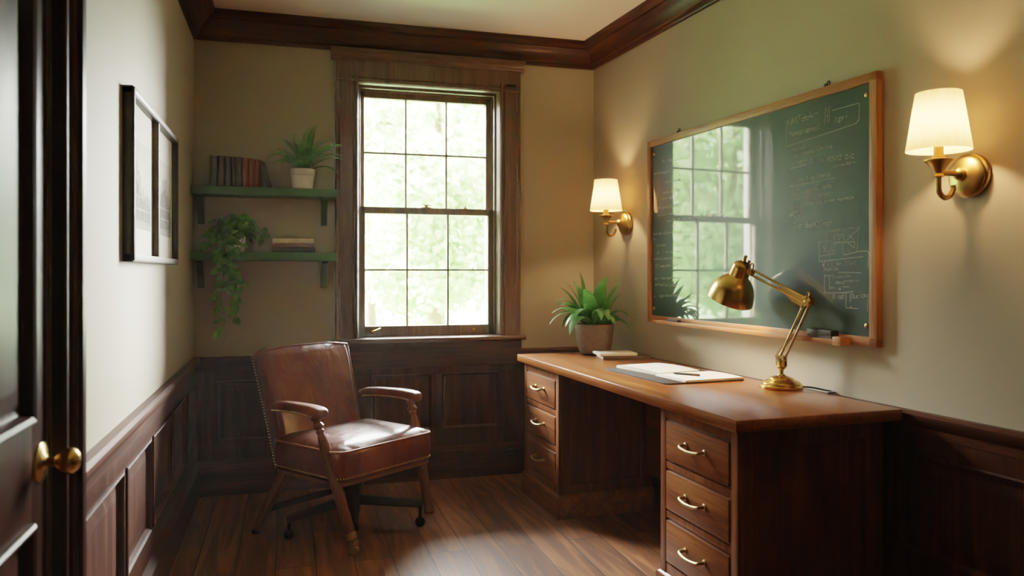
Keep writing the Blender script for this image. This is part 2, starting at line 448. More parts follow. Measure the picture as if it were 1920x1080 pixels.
b.build('casing', M['door_z'], door, angle=25)

# window
win = D.objects.new('window_1', None); COL.objects.link(win); structure(win); win.location = (0, YB, 0)
b = B()      # casing: local y = 0 at the wall face
for x0, x1, s in ((.268, WX0, 1), (WX1, 1.405, -1)):
    xa, xb = (x0, x1) if s > 0 else (x1, x0)
    prof = [(0, 0), (0, .034), (.004, .04), (.02, .04), (.026, .036), (.1, .036), (.106, .03), (.112, .03), (.118, .044), (.128, .044), (.1355, .03), (.1355, 0)]
    b.prism([(xa + s * u, -v) for u, v in prof], 'z', .868, 2.44)
prof = [(2.39, 0), (2.39, .03), (2.398, .044), (2.408, .044), (2.414, .03), (2.42, .03), (2.426, .036), (2.53, .036), (2.53, 0)]
b.prism([(-v, z) for z, v in prof], 'x', .2681, 1.4049)
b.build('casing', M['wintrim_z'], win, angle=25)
b = B()
cap = [(2.524, 0), (2.524, .046), (2.534, .052), (2.54, .05), (2.55, .056), (2.56, .07), (2.572, .074), (2.584, .074), (2.584, 0)]
b.prism([(-v, z) for z, v in cap], 'x', .244, 1.428)
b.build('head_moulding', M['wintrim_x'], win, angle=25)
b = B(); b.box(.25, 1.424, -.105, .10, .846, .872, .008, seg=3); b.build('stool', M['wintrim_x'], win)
b = B(); b.box(.268, 1.405, -.06, -.003, .79, .846, .003); b.box(.268, 1.405, -.05, -.003, .69, .79, .003); b.build('apron', M['trim_x'], win)
b = B()      # jambs, head and stops
b.box(WX0 - .02, WX0 + .004, -.004, .235, WZ0, WZ1 + .01); b.box(WX1 - .004, WX1 + .02, -.004, .235, WZ0, WZ1 + .01); b.box(WX0, WX1, -.004, .235, WZ1 - .004, WZ1 + .02)
for x0, x1 in ((WX0, WX0 + .016), (WX1 - .016, WX1)):
    b.box(x0, x1, .05, .075, WZ0, WZ1, .003); b.box(x0, x1, .124, .134, WZ0, WZ1, .002)
b.box(WX0, WX1, .05, .075, WZ1 - .02, WZ1, .003); b.box(WX0, WX1, .124, .134, WZ1 - .02, WZ1, .002)
b.box(WX0, WX1, .08, .26, .84, WZ0 + .002)
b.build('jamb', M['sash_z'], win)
b = B()
b.box(WX0, WX0 + .02, .18, .245, WZ0, WZ1, .002); b.box(WX1 - .024, WX1, .18, .262, WZ0, WZ1, .002); b.box(WX0, WX1, .18, .245, WZ1 - .02, WZ1, .002); b.box(WX0 - .06, WX1 + .06, .18, .30, .80, WZ0 - .002, .004)
b.build('outer_stop', M['white_paint'], win)
def sash(name, y0, y1, z0, z1, rb, rt):
    b = B(); x0, x1 = WX0 + .004, WX1 - .004; st = .044
    gx0, gx1, gz0, gz1 = x0 + st, x1 - st, z0 + rb, z1 - rt
    for (l, (xa, xb, za, zb)) in enumerate(((x0, gx0, z0, z1), (gx1, x1, z0, z1), (x0, x1, z0, gz0), (x0, x1, gz1, z1))):
        b.box(xa, xb, y0, y1, za, zb, .002)
    ym = (y0 + y1) / 2
    for i in (1, 2):
        x = gx0 + (gx1 - gx0) * i / 3; b.box(x - .0065, x + .0065, ym - .014, ym + .014, gz0 - .002, gz1 + .002, .003)
    zm = (gz0 + gz1) / 2; b.box(gx0 - .002, gx1 + .002, ym - .0135, ym + .0135, zm - .0065, zm + .0065, .003)
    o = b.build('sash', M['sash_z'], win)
    b = B(); b.box(gx0 - .004, gx1 + .004, ym - .0015, ym + .0015, gz0 - .004, gz1 + .004); b.build('pane', M['glass'], o)
    return o
lower = sash('sash', .078, .122, .87, 1.666, .065, .042)
upper = sash('sash', .136, .178, 1.626, 2.392, .042, .05)
def small(name, mat, parent, f):
    b = B(); f(b); return b.build(name, mat, parent)
def f(b):
    b.box(.80, .86, .08, .112, 1.666, 1.672, .002); b.lathe([(.014, 1.67), (.012, 1.68), (.005, 1.684)], 14, Matrix.Translation((.832, .096, 0)), True, True); b.bar((.812, .096, 1.684), (.858, .088, 1.682), .012, .007)
small('sash_lock', M['brass_dull'], win, f)
small('sash_catch', M['brass_dull'], win, lambda b: (b.box(1.068, 1.09, .084, .108, 1.666, 1.675, .002), b.box(1.075, 1.083, .088, .1, 1.674, 1.686, .002)))
def f(b):
    b.box(.482, .50, .072, .079, .893, .913, .002); b.tube(smooth_path([(.49, .074, .905), (.488, .055, .9), (.505, .05, .907), (.532, .05, .917), (.542, .052, .92)]), [.005]*20 + [.007]*5, 8); b.sphere((.49, .052, .9), .009, 10)
    b.box(.526, .538, .06, .079, .897, .908, .002)
small('sash_lift', M['brass'], win, f)
small('sash_knob', M['brass_dull'], win, lambda b: b.sphere((1.125, .072, .905), .011, 10))

# ------------------------------------------------------------------ desk
dpos = Vector((1.277, 4.314, 0)); DROT = math.atan2(-2.14, .092)
desk = thing('desk', 'long brown wooden desk with two drawer pedestals along the right wall', 'desk', dpos, DROT)
DL = 2.142
def dk(x, y, z=0):     # a point of the desk in the room
    return dpos + Matrix.Rotation(DROT, 3, 'Z') @ Vector((x, y, z))
b = B()
poly = [(0, 0), (DL, 0), (DL, .672), (0, .612)]
def inset(p, k):
    cx, cy = DL / 2, .32
    return [(x + (k if x < cx else -k), y + (k if y < cy else -k)) for x, y in p]
b.loft([[(x, y, z) for x, y in inset(poly, k)] for k, z in ((.003, .75), (0, .753), (0, .787), (.0012, .7893), (.003, .79))])
b.build('tabletop', M['top_x'], desk, angle=50)
def pedestal(x0, x1, y1, sidemat):
    xo = 0
    b = B(); t = .022
    b.box(x0, x0 + t, .05, y1, .10, .75); b.box(x1 - t, x1, .05, y1, .10, .75); b.box(x0 + t, x1 - t, y1 - .02, y1, .10, .75); b.box(x0 + t, x1 - t, .05, y1 - .02, .10, .12)
    # framed outer sides: stiles, rails and a recessed field
    for xs, sg in ((x0, -1), (x1, 1)):
        xa, xb = (xs - .012, xs) if sg < 0 else (xs, xs + .012)
        for ya, yb, za, zb in ((.03, .09, .10, .75), (y1 - .07, y1, .10, .75), (.09, y1 - .07, .69, .75), (.09, y1 - .07, .10, .17)):
            b.box(xa, xb, ya, yb, za, zb, .003)
    c = b.build('pedestal', sidemat, desk)
    b = B()
    b.box(x0 - .012, x0 + .03, .03, .052, .10, .75, .003); b.box(x1 - .03, x1 + .012, .03, .052, .10, .75, .003)
    for za, zb in ((.71, .75), (.522, .548), (.335, .361), (.10, .162)): b.box(x0 + .028, x1 - .028, .032, .052, za, zb, .002)
    b.build('face_frame', M['desk_z'], c)
    b = B(); k = .026
    b.loft([[(x, y, z) for x, y in ((x0 - k + i, .018 + i), (x1 + k - i, .018 + i), (x1 + k - i, y1), (x0 - k + i, y1))] for i, z in ((0, 0), (0, .108), (.004, .116), (.008, .118), (.014, .124))])
    b.build('plinth', M['desk_x'], c)
    for za, zb in ((.55, .708), (.363, .52), (.164, .333)):
        b = B(); xa, xb = x0 + .032, x1 - .032
        b.box(xa, xb, .036, .056, za, zb, .002)
        b.box(xa + .006, xb - .006, .026, .04, za + .006, zb - .006, .005)
        b.box(xa + .02, xb - .02, .056, .5, za + .01, zb - .02)
        d = b.build('drawer', M['desk_x'], desk)
        cx = (xa + xb) / 2; cz = (za + zb) / 2 + .008; b = B()
        pts = [(cx - .062, .027, cz), (cx - .062, .004, cz), (cx - .056, -.004, cz - .003), (cx - .03, -.009, cz - .006), (cx, -.011, cz - .007), (cx + .03, -.009, cz - .006), (cx + .056, -.004, cz - .003), (cx + .062, .004, cz), (cx + .062, .027, cz)]
        b.tube(smooth_path(pts, 4), .0062, 10)
        for sx in (-1, 1): b.lathe([(.011, 0), (.011, .003), (.007, .006)], 14, Matrix.Translation((cx + sx * .062, .026, cz)) @ Matrix.Rotation(R(90), 4, 'X'), True, True)
        b.build('handle', M['brass_pale'], d)
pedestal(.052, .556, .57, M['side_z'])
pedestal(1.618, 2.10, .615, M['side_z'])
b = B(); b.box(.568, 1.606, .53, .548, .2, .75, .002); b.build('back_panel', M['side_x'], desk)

# ------------------------------------------------------------------ leather chair
chair = thing('armchair', 'brown leather armchair with brass nail trim and wooden arms on casters beside the window', 'chair', (.307, 3.874, 0), R(36))
def nails(pts, nrm, step=.0155, r=.0052):
    b = B(); pts = [Vector(p) for p in pts]; acc = 0; last = pts[0]
    out = [pts[0]]
    for p in pts[1:]:
        seg = (p - last).length
        while acc + seg >= step:
            last = last + (p - last) * ((step - acc) / (p - last).length); out.append(last.copy()); seg = (p - last).length; acc = 0
        acc += seg; last = p
    for q in out: b.sphere(q, r, 6)
    return b
def seat_loop(ins, z, bow=0):
    p = rrect(.612 - 2*ins, .49 - 2*ins, max(.012, .05 - ins * .5), 0.026, .02, 6)
    return [Vector((x, y - (.026 * max(0, 1 - (x/.28)**2) if y < -.1 else 0), z)) for x, y in p]
b = B()
b.loft([seat_loop(.012, .318), seat_loop(.003, .322), seat_loop(0, .335), seat_loop(-.006, .39), seat_loop(0, .452), seat_loop(.006, .459), seat_loop(.02, .470), seat_loop(.05, .482), seat_loop(.1, .491), seat_loop(.16, .497), seat_loop(.21, .499)])
seat = b.build('seat', M['leather'], chair, angle=60)
l = [v + Vector((0, 0, 0)) for v in seat_loop(-.001, .456)]; b = B(); b.tube(l + [l[0], l[1]], .0058, 8, False); b.build('piping', M['piping'], seat)
l = seat_loop(-.002, .338); nails(l + [l[0]], None, .0145, .0041).build('nailhead_trim', M['nail'], seat)
b = B(); b.loft([seat_loop(.012, .30), seat_loop(.004, .303), seat_loop(.004, .317), seat_loop(.012, .319)]); b.build('seat_rail', M['chairwood_x'], chair)
# backrest
def back_loop(t, ins=0, thk=.115):
    z = .31 + t * .585; cy = .222 + t * .16 + .02 * t * t; w = .485 + .055 * t - 2*ins
    d = thk - 2*ins
    p = rrect(w, d, min(.03, d * .4), -.012, 0, 5)
    lean = .29
    return [Vector((x, cy + y, z - y * lean * .5 - (.012 * (x/.27)**2 if t > .9 else 0))) for x, y in p]
b = B()
ls = [back_loop(0, .006)] + [back_loop(t) for t in (.01, .15, .3, .45, .6, .75, .86, .93)] + [back_loop(.962, .006), back_loop(.985, .018), back_loop(.997, .034), back_loop(1.0, .046)]
b.loft(ls); back = b.build('backrest', M['leather'], chair, angle=60)
def edge(sx, front, t0=.02):
    pts = []
    for i in range(26):
        t = t0 + (.955 - t0) * i / 25
        z = .31 + t * .585; cy = .222 + t * .16 + .02 * t * t; w = .485 + .055 * t
        y = -.0575 + .012 if front else .0575 - .014
        pts.append(Vector((-.012 + sx * (w/2 - (.003 if front else -.001)), cy + y, z - y * .145)))
    return pts
l = edge(-1, True, .26); r = edge(1, True, .26)
top = [Vector((l[-1].x + (r[-1].x - l[-1].x) * i / 12, l[-1].y + .004, l[-1].z + .016 * min(1, 4 * min(i, 12 - i) / 12))) for i in range(1, 12)]
b = B(); b.tube(l + top + r[::-1], .005, 8); b.build('piping', M['leather'], back)
for sx in (-1, 1): nails(edge(sx, False), None, .0148, .0042).build('nailhead_trim', M['nail'], back)
for s in (-1, 1):
    # arm: a padded bar swelling to a rounded front end
    b = B(); loops = []
    path = [(.276, .262, .612, .042, .04), (.282, .22, .622, .06, .05), (.289, .14, .630, .066, .05), (.294, .06, .634, .068, .048), (.298, -.02, .636, .07, .048), (.300, -.08, .634, .076, .05), (.300, -.118, .63, .078, .05), (.300, -.14, .628, .07, .044), (.300, -.152, .626, .05, .03)]
    for x, y, z, w, h in path:
        loops.append([Vector((s * x + u, y, z + v)) for u, v in rrect(w, h, h * .42, 0, 0, 4)])
    b.loft(loops); arm = b.build('armrest', M['leather'], chair, angle=60)
    nl = [Vector((s * x + s * (w/2 - .001), y, z - h * .3)) for x, y, z, w, h in path[1:7]]
    nails(smooth_path(nl, 5), None, .0138, .0037).build('nailhead_trim', M['nail'], arm)
    nails(smooth_path([Vector((s * x - s * (w/2 - .001), y, z - h * .3)) for x, y, z, w, h in path[1:7]], 5), None, .0138, .0037).build('nailhead_trim', M['nail'], arm)
        # front leg with a turned neck, then a tapering shaft
    p0 = Vector((s * .300, -.095, .612)); p1 = Vector((s * .247 + .016, -.262, .075))
    b = B(); axis = (p1 - p0); ln = axis.length; q = Vector((0, 0, 1)).rotation_difference(axis.normalized()).to_matrix().to_4x4()
    prof = [(.024, 0), (.025, .012), (.018, .02), (.016, .032), (.022, .04), (.025, .048), (.022, .056), (.015, .062), (.019, .068), (.019, .074), (.015, .08), (.02, .1), (.0255, .135), (.027, .18), (.026, .28), (.0245, .4), (.0225, ln - .02), (.021, ln)]
    b.lathe(prof, 20, Matrix.Translation(p0) @ q, True, True)
    leg = b.build('front_leg', M['chairwood_z'], chair)
    b = B()
    b.lathe([(.024, -.028), (.026, -.02), (.024, -.006), (.025, 0), (.022, .006)], 16, Matrix.Translation(p1) @ q, True, True)
    if s < 0:
        c = Vector((s * .243 + .016, -.27, .024))
        b.box(c.x - .016, c.x + .016, c.y - .016, c.y + .016, .03, .07, .005)
        b.lathe([(.003, -.014), (.02, -.014), (.024, -.01), (.024, .01), (.02, .014), (.003, .014)], 18, Matrix.Translation(c) @ Matrix.Rotation(R(40), 4, 'Z') @ Matrix.Rotation(R(90), 4, 'Y'), True, True)
        b.build('caster', M['brass_dull'], leg)
    else: b.build('ferrule', M['chairwood_z'], leg)
    # raked rear leg
    b = B(); b.bar((s * .245, .19, .325), (s * .285, .27, .16), .05, .05, .043, .043, (0, 1, 0)); b.bar((s * .285, .27, .165), (s * .318, .335, .018), .043, .043, .034, .034, (0, 1, 0))
    rl = b.build('rear_leg', M['chairwood_z'], chair)
    b = B(); b.lathe([(.018, 0), (.02, .004), (.02, .018), (.017, .022)], 14, Matrix.Translation((s * .32, .338, 0)), True, True); b.build('foot_cap', M['iron'], rl)
b = B(); b.bar((-.298, .30, .115), (.298, .30, .115), .022, .032); b.build('stretcher', M['dark_z'], chair)
# swivel base
b = B(); b.lathe([(.06, .302), (.06, .29), (.03, .28), (.03, .2), (.036, .18), (.036, .1), (.028, .08), (.024, .03), (.03, .018), (.03, .0)], 24, None, True, True); hub = b.build('swivel_post', M['dark_z'], chair)
for tip, kind in (((.243, -.235, .115), 1), ((-.288, .139, .095), 1), ((.21, .245, .105), 1), ((-.17, -.2, .1), 0)):
    t = Vector(tip); d = Vector((t.x, t.y, 0)).normalized()
    b = B(); b.bar((d.x * .025, d.y * .025, .15), t, .032, .046, .026, .034); arm = b.build('base_arm', M['dark_z'], hub)
    if kind:
        b = B(); c = Vector((t.x - d.x * .012, t.y - d.y * .012, .0)); b.tube([c + Vector((0, 0, .1)), c + Vector((0, 0, .045))], .008, 8)
        b.sphere((c.x, c.y, .0255), .0255, 14); b.build('caster', M['iron'], hub)

# ------------------------------------------------------------------ chalkboard on the right wall
BW, BH = 1.638, 1.006
bo = on_right(3.97)
board = thing('chalkboard', 'large dark green glossy chalkboard in an orange-brown wooden frame, covered in chalk notes', 'chalkboard', (bo.x, bo.y, .989), RROT)
b = B(); fw = .036; th = .032
def pr(b, x0, x1, z0, z1): b.box(x0, x1, -th, -.002, z0, z1, .004)
for mt, x0, x1, z0, z1 in (('x', 0, BW, BH - fw, BH), ('x', 0, BW, 0, fw), ('z', 0, fw, .001, BH - .001), ('z', BW - fw, BW, .001, BH - .001)):
    b = B(); pr(b, x0, x1, z0, z1); b.build('frame_rail', M['frame_' + mt], board)
b = B(); b.box(fw - .004, BW - fw + .004, -.02, -.003, fw - .004, BH - fw + .004); surf = b.build('board_surface', M['board'], board)
for x in (fw + .022, BW - fw - .022):
    for z in (fw + .04, BH - fw - .04):
        b = B(); b.lathe([(.009, 0), (.008, .004), (.002, .006)], 12, Matrix.Translation((x, -.02, z)) @ MY, False, True); b.build('screw', M['brass_pale'], board)
b = B(); b.box(.14, 1.47, -.072, -.03, 0.0, .016, .003); b.box(.14, 1.47, -.078, -.071, 0, .019, .002); b.box(1.47, 1.512, -.08, -.03, -.004, .03, .004)
b.build('chalk_tray', M['frame_x'], board)
GL = dict(a="45 15 04 03 12 32 43|45 42", b="08 02 32 43 44 35 05", c="45 15 04 03 12 42", d="48 42 12 03 04 15 45", e="04 44 35 15 04 03 12 42", f="48 38 27 22|05 45", g="45 15 04 03 12 42|45 41 30 00", h="08 02|04 25 44 42", i="25 22|27 28", j="35 31 20|37 38", k="08 02|45 03 42", l="28 22 32", m="05 02|04 15 24 22|24 35 44 42", n="05 02|04 25 44 42", o="15 35 44 43 32 12 03 04 15", p="05 00|05 35 44 43 32 02", q="45 15 04 03 12 42|45 40", r="05 02|04 25 35", s="45 15 04 34 43 32 02", t="28 22 42|05 45", u="05 03 12 32 43|45 42", v="05 22 45", w="05 12 24 32 45", x="05 42|45 02", y="05 23|45 00", z="05 45 02 42",
 A="02 28 42|14 34", B="02 08 38 47 35 05|35 44 32 02", C="47 38 18 07 03 12 32 43", D="02 08 28 46 44 22 02", E="48 08 02 42|05 35", H="08 02|48 42|05 45", I="28 22", J="48 43 32 12 03", M="02 08 24 48 42", N="02 08 42 48", O="18 38 47 43 32 12 03 07 18", P="02 08 38 47 35 05", R="02 08 38 47 35 05 42", T="08 48|28 22", U="08 03 12 32 43 48", W="08 12 26 32 48", Z="08 48 02 42")
GL.update({'7': "08 48 12", '.': "22 23", ',': "23 11", '-': "14 34", '(': "38 26 24 32", ')': "18 26 24 12", '[': "38 18 12 32", '&': "42 17 28 36 04 12 32 44", "'": "28 26", '|': "28 20", ':': "22 23|24 25"})
TEXTS= [('MM7dek-',1.148,0.888,1.334,0.905,0.026),('Honarspool',1.158,0.845,1.343,0.847,0.022),('HI',1.364,0.86,1.399,0.858,0.063),('Iapri',1.416,0.855,1.49,0.862,0.025),('Incindo',1.172,0.779,1.262,0.783,0.014),('Idecadsequistrale',1.168,0.757,1.408,0.761,0.015),('j hers',1.179,0.722,1.264,0.728,0.015),('R. Dt,RENTZ O-C',1.282,0.714,1.52,0.705,0.015),('Jinventory',1.405,0.682,1.528,0.687,0.011),('(wes & ay Reery)',1.194,0.651,1.401,0.652,0.017),("[OI veneC ads'",1.175,0.597,1.422,0.611,0.018),('uran oriinerour',1.175,0.576,1.409,0.581,0.012),('Buergy,dine itc crose mantels',1.175,0.543,1.516,0.553,0.015),('HRCU)',1.155,0.503,1.246,0.516,0.02),('TnerdsanClings',1.184,0.458,1.405,0.46,0.022),('chequersaveour',1.379,0.434,1.541,0.439,0.01),('ally',1.381,0.352,1.416,0.356,0.017),('E',1.438,0.393,1.451,0.394,0.016),('o',1.489,0.353,1.502,0.354,0.008),('W.Il.tr.lly|',1.351,0.296,1.532,0.305,0.016),('Paolb',1.36,0.279,1.44,0.283,0.013),('remainam',1.425,0.252,1.504,0.257,0.008),('ou camerno',1.425,0.235,1.545,0.241,0.009),('ex',1.407,0.21,1.425,0.212,0.008),('f( cat',1.405,0.167,1.467,0.176,0.021),('Ducioc',1.506,0.176,1.582,0.185,0.018),('y',1.498,0.141,1.508,0.143,0.012),('N: have m',0.14,0.872,0.324,0.863,0.014),('amongst our',0.052,0.816,0.324,0.806,0.014),('ventors',0.166,0.757,0.324,0.753,0.014),('ans cords',0.149,0.7,0.316,0.703,0.014),('orn estiby',0.149,0.669,0.308,0.669,0.014),('orangeoutcast',0.061,0.623,0.316,0.622,0.014),('aumn vents',0.088,0.583,0.308,0.582,0.014),('reuters',0.183,0.545,0.316,0.552,0.014),('res',0.226,0.518,0.284,0.519,0.014),('pursevalentcrude',0.052,0.484,0.34,0.481,0.014),('h.',0.052,0.453,0.088,0.454,0.015),('lower - - .',0.079,0.418,0.332,0.418,0.014),('d. i arcquity',0.088,0.38,0.324,0.383,0.014),('wordlykensonum',0.052,0.344,0.332,0.348,0.014),('Cisedenour',0.07,0.302,0.316,0.311,0.014),('wrinelereoke',0.061,0.236,0.332,0.243,0.014),('ammerolysery',0.061,0.204,0.332,0.2,0.014),('y. cgoldyarpacan',0.052,0.139,0.34,0.153,0.014),('quercant mosd',0.34,0.549,0.724,0.548,0.013),('in fornels',0.364,0.145,0.75,0.162,0.011)]
LINES= [[(1.155,0.914),(1.141,0.912),(1.141,0.806),(1.211,0.811),(1.337,0.819),(1.528,0.833),(1.544,0.846),(1.544,0.905),(1.534,0.907),(1.405,0.906)],[(1.17,0.709),(1.26,0.715)],[(1.165,0.635),(1.301,0.638),(1.422,0.642)],[(1.379,0.437),(1.374,0.369)],[(1.545,0.448),(1.538,0.4),(1.532,0.352)],[(1.543,0.439),(1.48,0.394)],[(1.493,0.415),(1.519,0.396)],[(1.334,0.395),(1.398,0.398),(1.412,0.39),(1.476,0.388)],[(1.336,0.395),(1.336,0.317),(1.562,0.332)],[(1.341,0.338),(1.421,0.346),(1.421,0.388)],[(1.353,0.377),(1.372,0.364),(1.36,0.356)],[(1.421,0.392),(1.418,0.417),(1.467,0.42),(1.467,0.388)],[(1.462,0.387),(1.467,0.34),(1.553,0.353),(1.586,0.352),(1.591,0.341),(1.586,0.29)],[(1.476,0.39),(1.523,0.388),(1.521,0.365),(1.489,0.386)],[(1.44,0.274),(1.553,0.272)],[(1.365,0.264),(1.365,0.192),(1.476,0.196),(1.515,0.202)],[(1.365,0.26),(1.412,0.262),(1.414,0.25)],[(1.425,0.232),(1.467,0.233)],[(1.391,0.257),(1.393,0.209),(1.405,0.216)],[(1.44,0.207),(1.447,0.214),(1.451,0.206)],[(1.462,0.219),(1.495,0.218)],[(1.478,0.195),(1.478,0.138),(1.536,0.138)],[(1.5,0.195),(1.5,0.162)],[(1.588,0.191),(1.584,0.13)]]

def strokes():
    rnd = random.Random(3)
    for s, x0, z0, x1, z1, h in TEXTS:
        n = len(s); adv = (x1 - x0) / n; k = h / 6
        for i, ch in enumerate(s):
            if ch not in GL: continue
            ox = x0 + adv * (i + .08); oz = z0 + (z1 - z0) * i / n + rnd.uniform(-.06, .06) * h; sl = rnd.uniform(0, .2)
            sy = rnd.uniform(.9, 1.12)
            for part in GL[ch].split('|'):
                yield [(ox + (int(q[0]) / 4 * adv * .8) + (int(q[1]) - 2) * k * sl * .7 + rnd.uniform(-.1, .1) * adv, oz + (int(q[1]) - 2) * k * sy + rnd.uniform(-.09, .09) * h) for q in part.split()], min(.0024, h * .12), rnd
    for l in LINES: yield l, .0026, rnd
b = B()
for pts, w, rnd in strokes():
    for (ax, az), (bx, bz) in zip(pts, pts[1:]):
        d = Vector((bx - ax, bz - az))
        if d.length < 1e-5: continue
        d.normalize(); n = Vector((-d.y, d.x)) * w * rnd.uniform(.35, .6); e = d * w * .3
        vs = [b.bm.verts.new((p[0], -.0206, p[1])) for p in ((ax - n.x - e.x, az - n.y - e.y), (bx - n.x + e.x, bz - n.y + e.y), (bx + n.x + e.x, bz + n.y + e.y), (ax + n.x - e.x, az + n.y - e.y))]
        b._fin([b.bm.faces.new(vs)])
wr = b.build('chalk_writing', M['chalk'], board, flip=False); tag(wr, 'faint chalk handwriting, boxes and diagrams')
for x, lab in ((.285, 'small black scroll hook above the left end of the chalkboard'), (1.365, 'small black scroll hook above the right part of the chalkboard')):
    b = B()
    b.tube(smooth_path([(-.02, -.012, .0), (-.026, -.012, .016), (-.012, -.012, .022), (-.01, -.012, .01), (-.018, -.012, .008)], 5), .0032, 6)
    b.tube(smooth_path([(.006, -.012, .0), (0, -.012, .02), (.008, -.012, .034), (.02, -.012, .03), (.022, -.012, .016), (.012, -.012, .012)], 5), .0036, 6)
    b.tube([(-.024, -.012, .0), (.026, -.012, 0.0)], .004, 6); b.box(-.008, .008, -.014, 0, -.004, .006, .002)
    p = on_right(3.97 - x / math.sqrt(1 + K*K)); o = b.build('scroll_hook', M['iron'], None, (p.x, p.y, .989 + BH + .003), (0, 0, RROT)); o.scale = (.62,) * 3; tag(o, lab, 'hook', 'scroll hooks above the chalkboard')
def tray_spot(x, y=-.052): return board.matrix_basis.copy() if 0 else (Vector((bo.x, bo.y, .989)) + Matrix.Rotation(RROT, 3, 'Z') @ Vector((x, y, .0165)))
er = thing('board_eraser', 'black and grey felt board eraser on the right end of the chalk tray', 'eraser', tray_spot(1.395, -.0505), RROT)
b = B(); b.box(-.074, .056, -.018, .018, .0, .012, .003); b.build('felt_pad', M['felt'], er)
b = B(); b.box(-.076, .058, -.019, .019, .012, .034, .004); b.build('grip', M['black'], er)
b = B(); b.box(-.05, .05, -.012, .012, 0, .013, .004); b.box(-.046, .046, -.0125, .0125, .004, .009, .001)
o = b.build('chalk_holder', M['black'], None, tray_spot(.31), (0, 0, RROT)); tag(o, 'small black chalk holder on the left end of the chalk tray', 'chalk holder')

# ------------------------------------------------------------------ wall sconces
def make_sconce(y, z, label):
    p = on_right(y)
    t = thing('wall_sconce', label, 'wall lamp', (p.x, p.y, z), RROT, 'brass wall sconces either side of the chalkboard')
    A = MY
    b = B(); b.lathe([(.07, 0), (.072, .008), (.07, .014), (.064, .018), (.065, .024), (.06, .03), (.05, .036), (.03, .04), (.02, .044), (.019, .05), (.012, .056), (.001, .057)], 40, A, True, True)
    b.build('backplate', M['brass_dull'], t)
    b = B()
    b.lathe([(.018, .05), (.02, .058), (.014, .066), (.0095, .07), (.009, .13)], 16, Matrix.Translation((0, 0, .004)) @ A, True, True)
    b.tube(smooth_path([(0, -.14, .01), (0, -.141, -.03), (0, -.137, -.058), (0, -.115, -.075), (0, -.09, -.066), (0, -.078, -.045), (0, -.08, -.034)], 6), [.0085]*20 + [.008]*17, 10)
    b.build('arm', M['brass_dull'], t)
    b = B(); b.lathe([(.008, -.012), (.016, -.008), (.012, 0), (.014, .006), (.024, .022), (.034, .034), (.042, .04), (.043, .044), (.036, .046), (.014, .046)], 28, Matrix.Translation((0, -.14, 0)), True, True)
    b.build('candle_cup', M['brass_dull'], t)
    b = B(); b.lathe([(.0175, .046), (.0175, .056), (.0145, .058), (.0145, .095), (.018, .097), (.018, .104), (.014, .106), (.014, .125)], 20, Matrix.Translation((0, -.14, 0)), True, True)
    b.build('candle_sleeve', M['sleeve'], t)
    b = B(); b.lathe([(.004, .126), (.012, .132), (.018, .15), (.016, .165), (.008, .182), (.001, .19)], 16, Matrix.Translation((0, -.14, 0)), True, True)
    b.build('bulb', M['bulb'], t)
    b = B(); N = 120
    w = lambda i, zz: 1 + (.014 if i % 2 else -.006)
    b.lathe([(.093, .072), (.0925, .077), (.066, .25), (.0655, .254)], N, Matrix.Translation((0, -.14, 0)), wob=w)
    sh = b.build('lamp_shade', M['shade'], t, flip=True)
    return t
make_sconce(1.981, 1.572, 'brass wall sconce with cream pleated shade right of the chalkboard')
make_sconce(4.26, 1.556, 'brass wall sconce with cream pleated shade left of the chalkboard, above the potted plant')

# ------------------------------------------------------------------ desk lamp
LX, LY = 1.934, 2.737
lrot = math.atan2(.966, -.26)
lamp = thing('desk_lamp', 'brass swing-arm lamp with a dome head standing on the desk', 'desk lamp', (LX, LY, .79), lrot)
b = B(); b.lathe([(.001, .0), (.084, 0), (.086, .004), (.086, .012), (.083, .016), (.078, .018), (.078, .022), (.074, .027), (.06, .034), (.05, .038), (.046, .044), (.03, .05), (.018, .053), (.014, .058)], 48, None, True, True)
lb = b.build('base', M['brass'], lamp)
b = B(); b.lathe([(.012, .05), (.009, .058), (.009, .075), (.014, .08), (.02, .085), (.02, .09), (.015, .094), (.015, .108), (.02, .112), (.02, .116), (.001, .116)], 24, None, True, True)
b.box(-.02, .02, -.012, -.006, .09, .135, .002); b.box(-.02, .02, .006, .012, .09, .135, .002)
b.build('swivel_collar', M['brass_dull'], lamp)
P0 = Vector((-.002, 0, .12)); P1 = Vector((-.128, 0, .357)); P2 = Vector((.159, 0, .4745))
dl = (P1 - P0).normalized(); nl = Vector((dl.z, 0, -dl.x)) * .012
b = B()
for s in (-1, 1): b.tube([P0 + nl * s, P1 + nl * s], .0052, 8)
for z in (.12, .13): b.tube([P0 + Vector((0, -.016, 0)), P0 + Vector((0, .016, 0))], .006, 8)
la = b.build('lower_arm', M['brass_pale'], lamp)
b = B()
for s in (-1, 1):
    a = Vector((.022, s * .012, .125)); c = P0.lerp(P1, .46) + Vector((0, s * .008, 0)); pts = []
    for i in range(141):
        t = i / 140; q = a.lerp(c, t); an = t * 2 * PI * 26; u = (c - a).normalized(); x = u.orthogonal().normalized(); y = u.cross(x)
        pts.append(q + (x * math.cos(an) + y * math.sin(an)) * .0042)
    b.tube(pts, .0012, 4)
b.build('spring', M['brass_dull'], la)
du = (P2 - P1).normalized(); nu = Vector((-du.z, 0, du.x)) * .011
b = B()
for s in (-1, 1): b.tube([P1 + nu * s + du * .01, P2 + nu * s], .0052, 8)
b.prism([(P1.x + .012, P1.z + .02), (P1.x + .15, P1.z + .062), (P1.x + .075, P1.z - .002), (P1.x + .03, P1.z - .02)], 'y', -.003, .003)
b.build('upper_arm', M['brass'], lamp)
b = B()
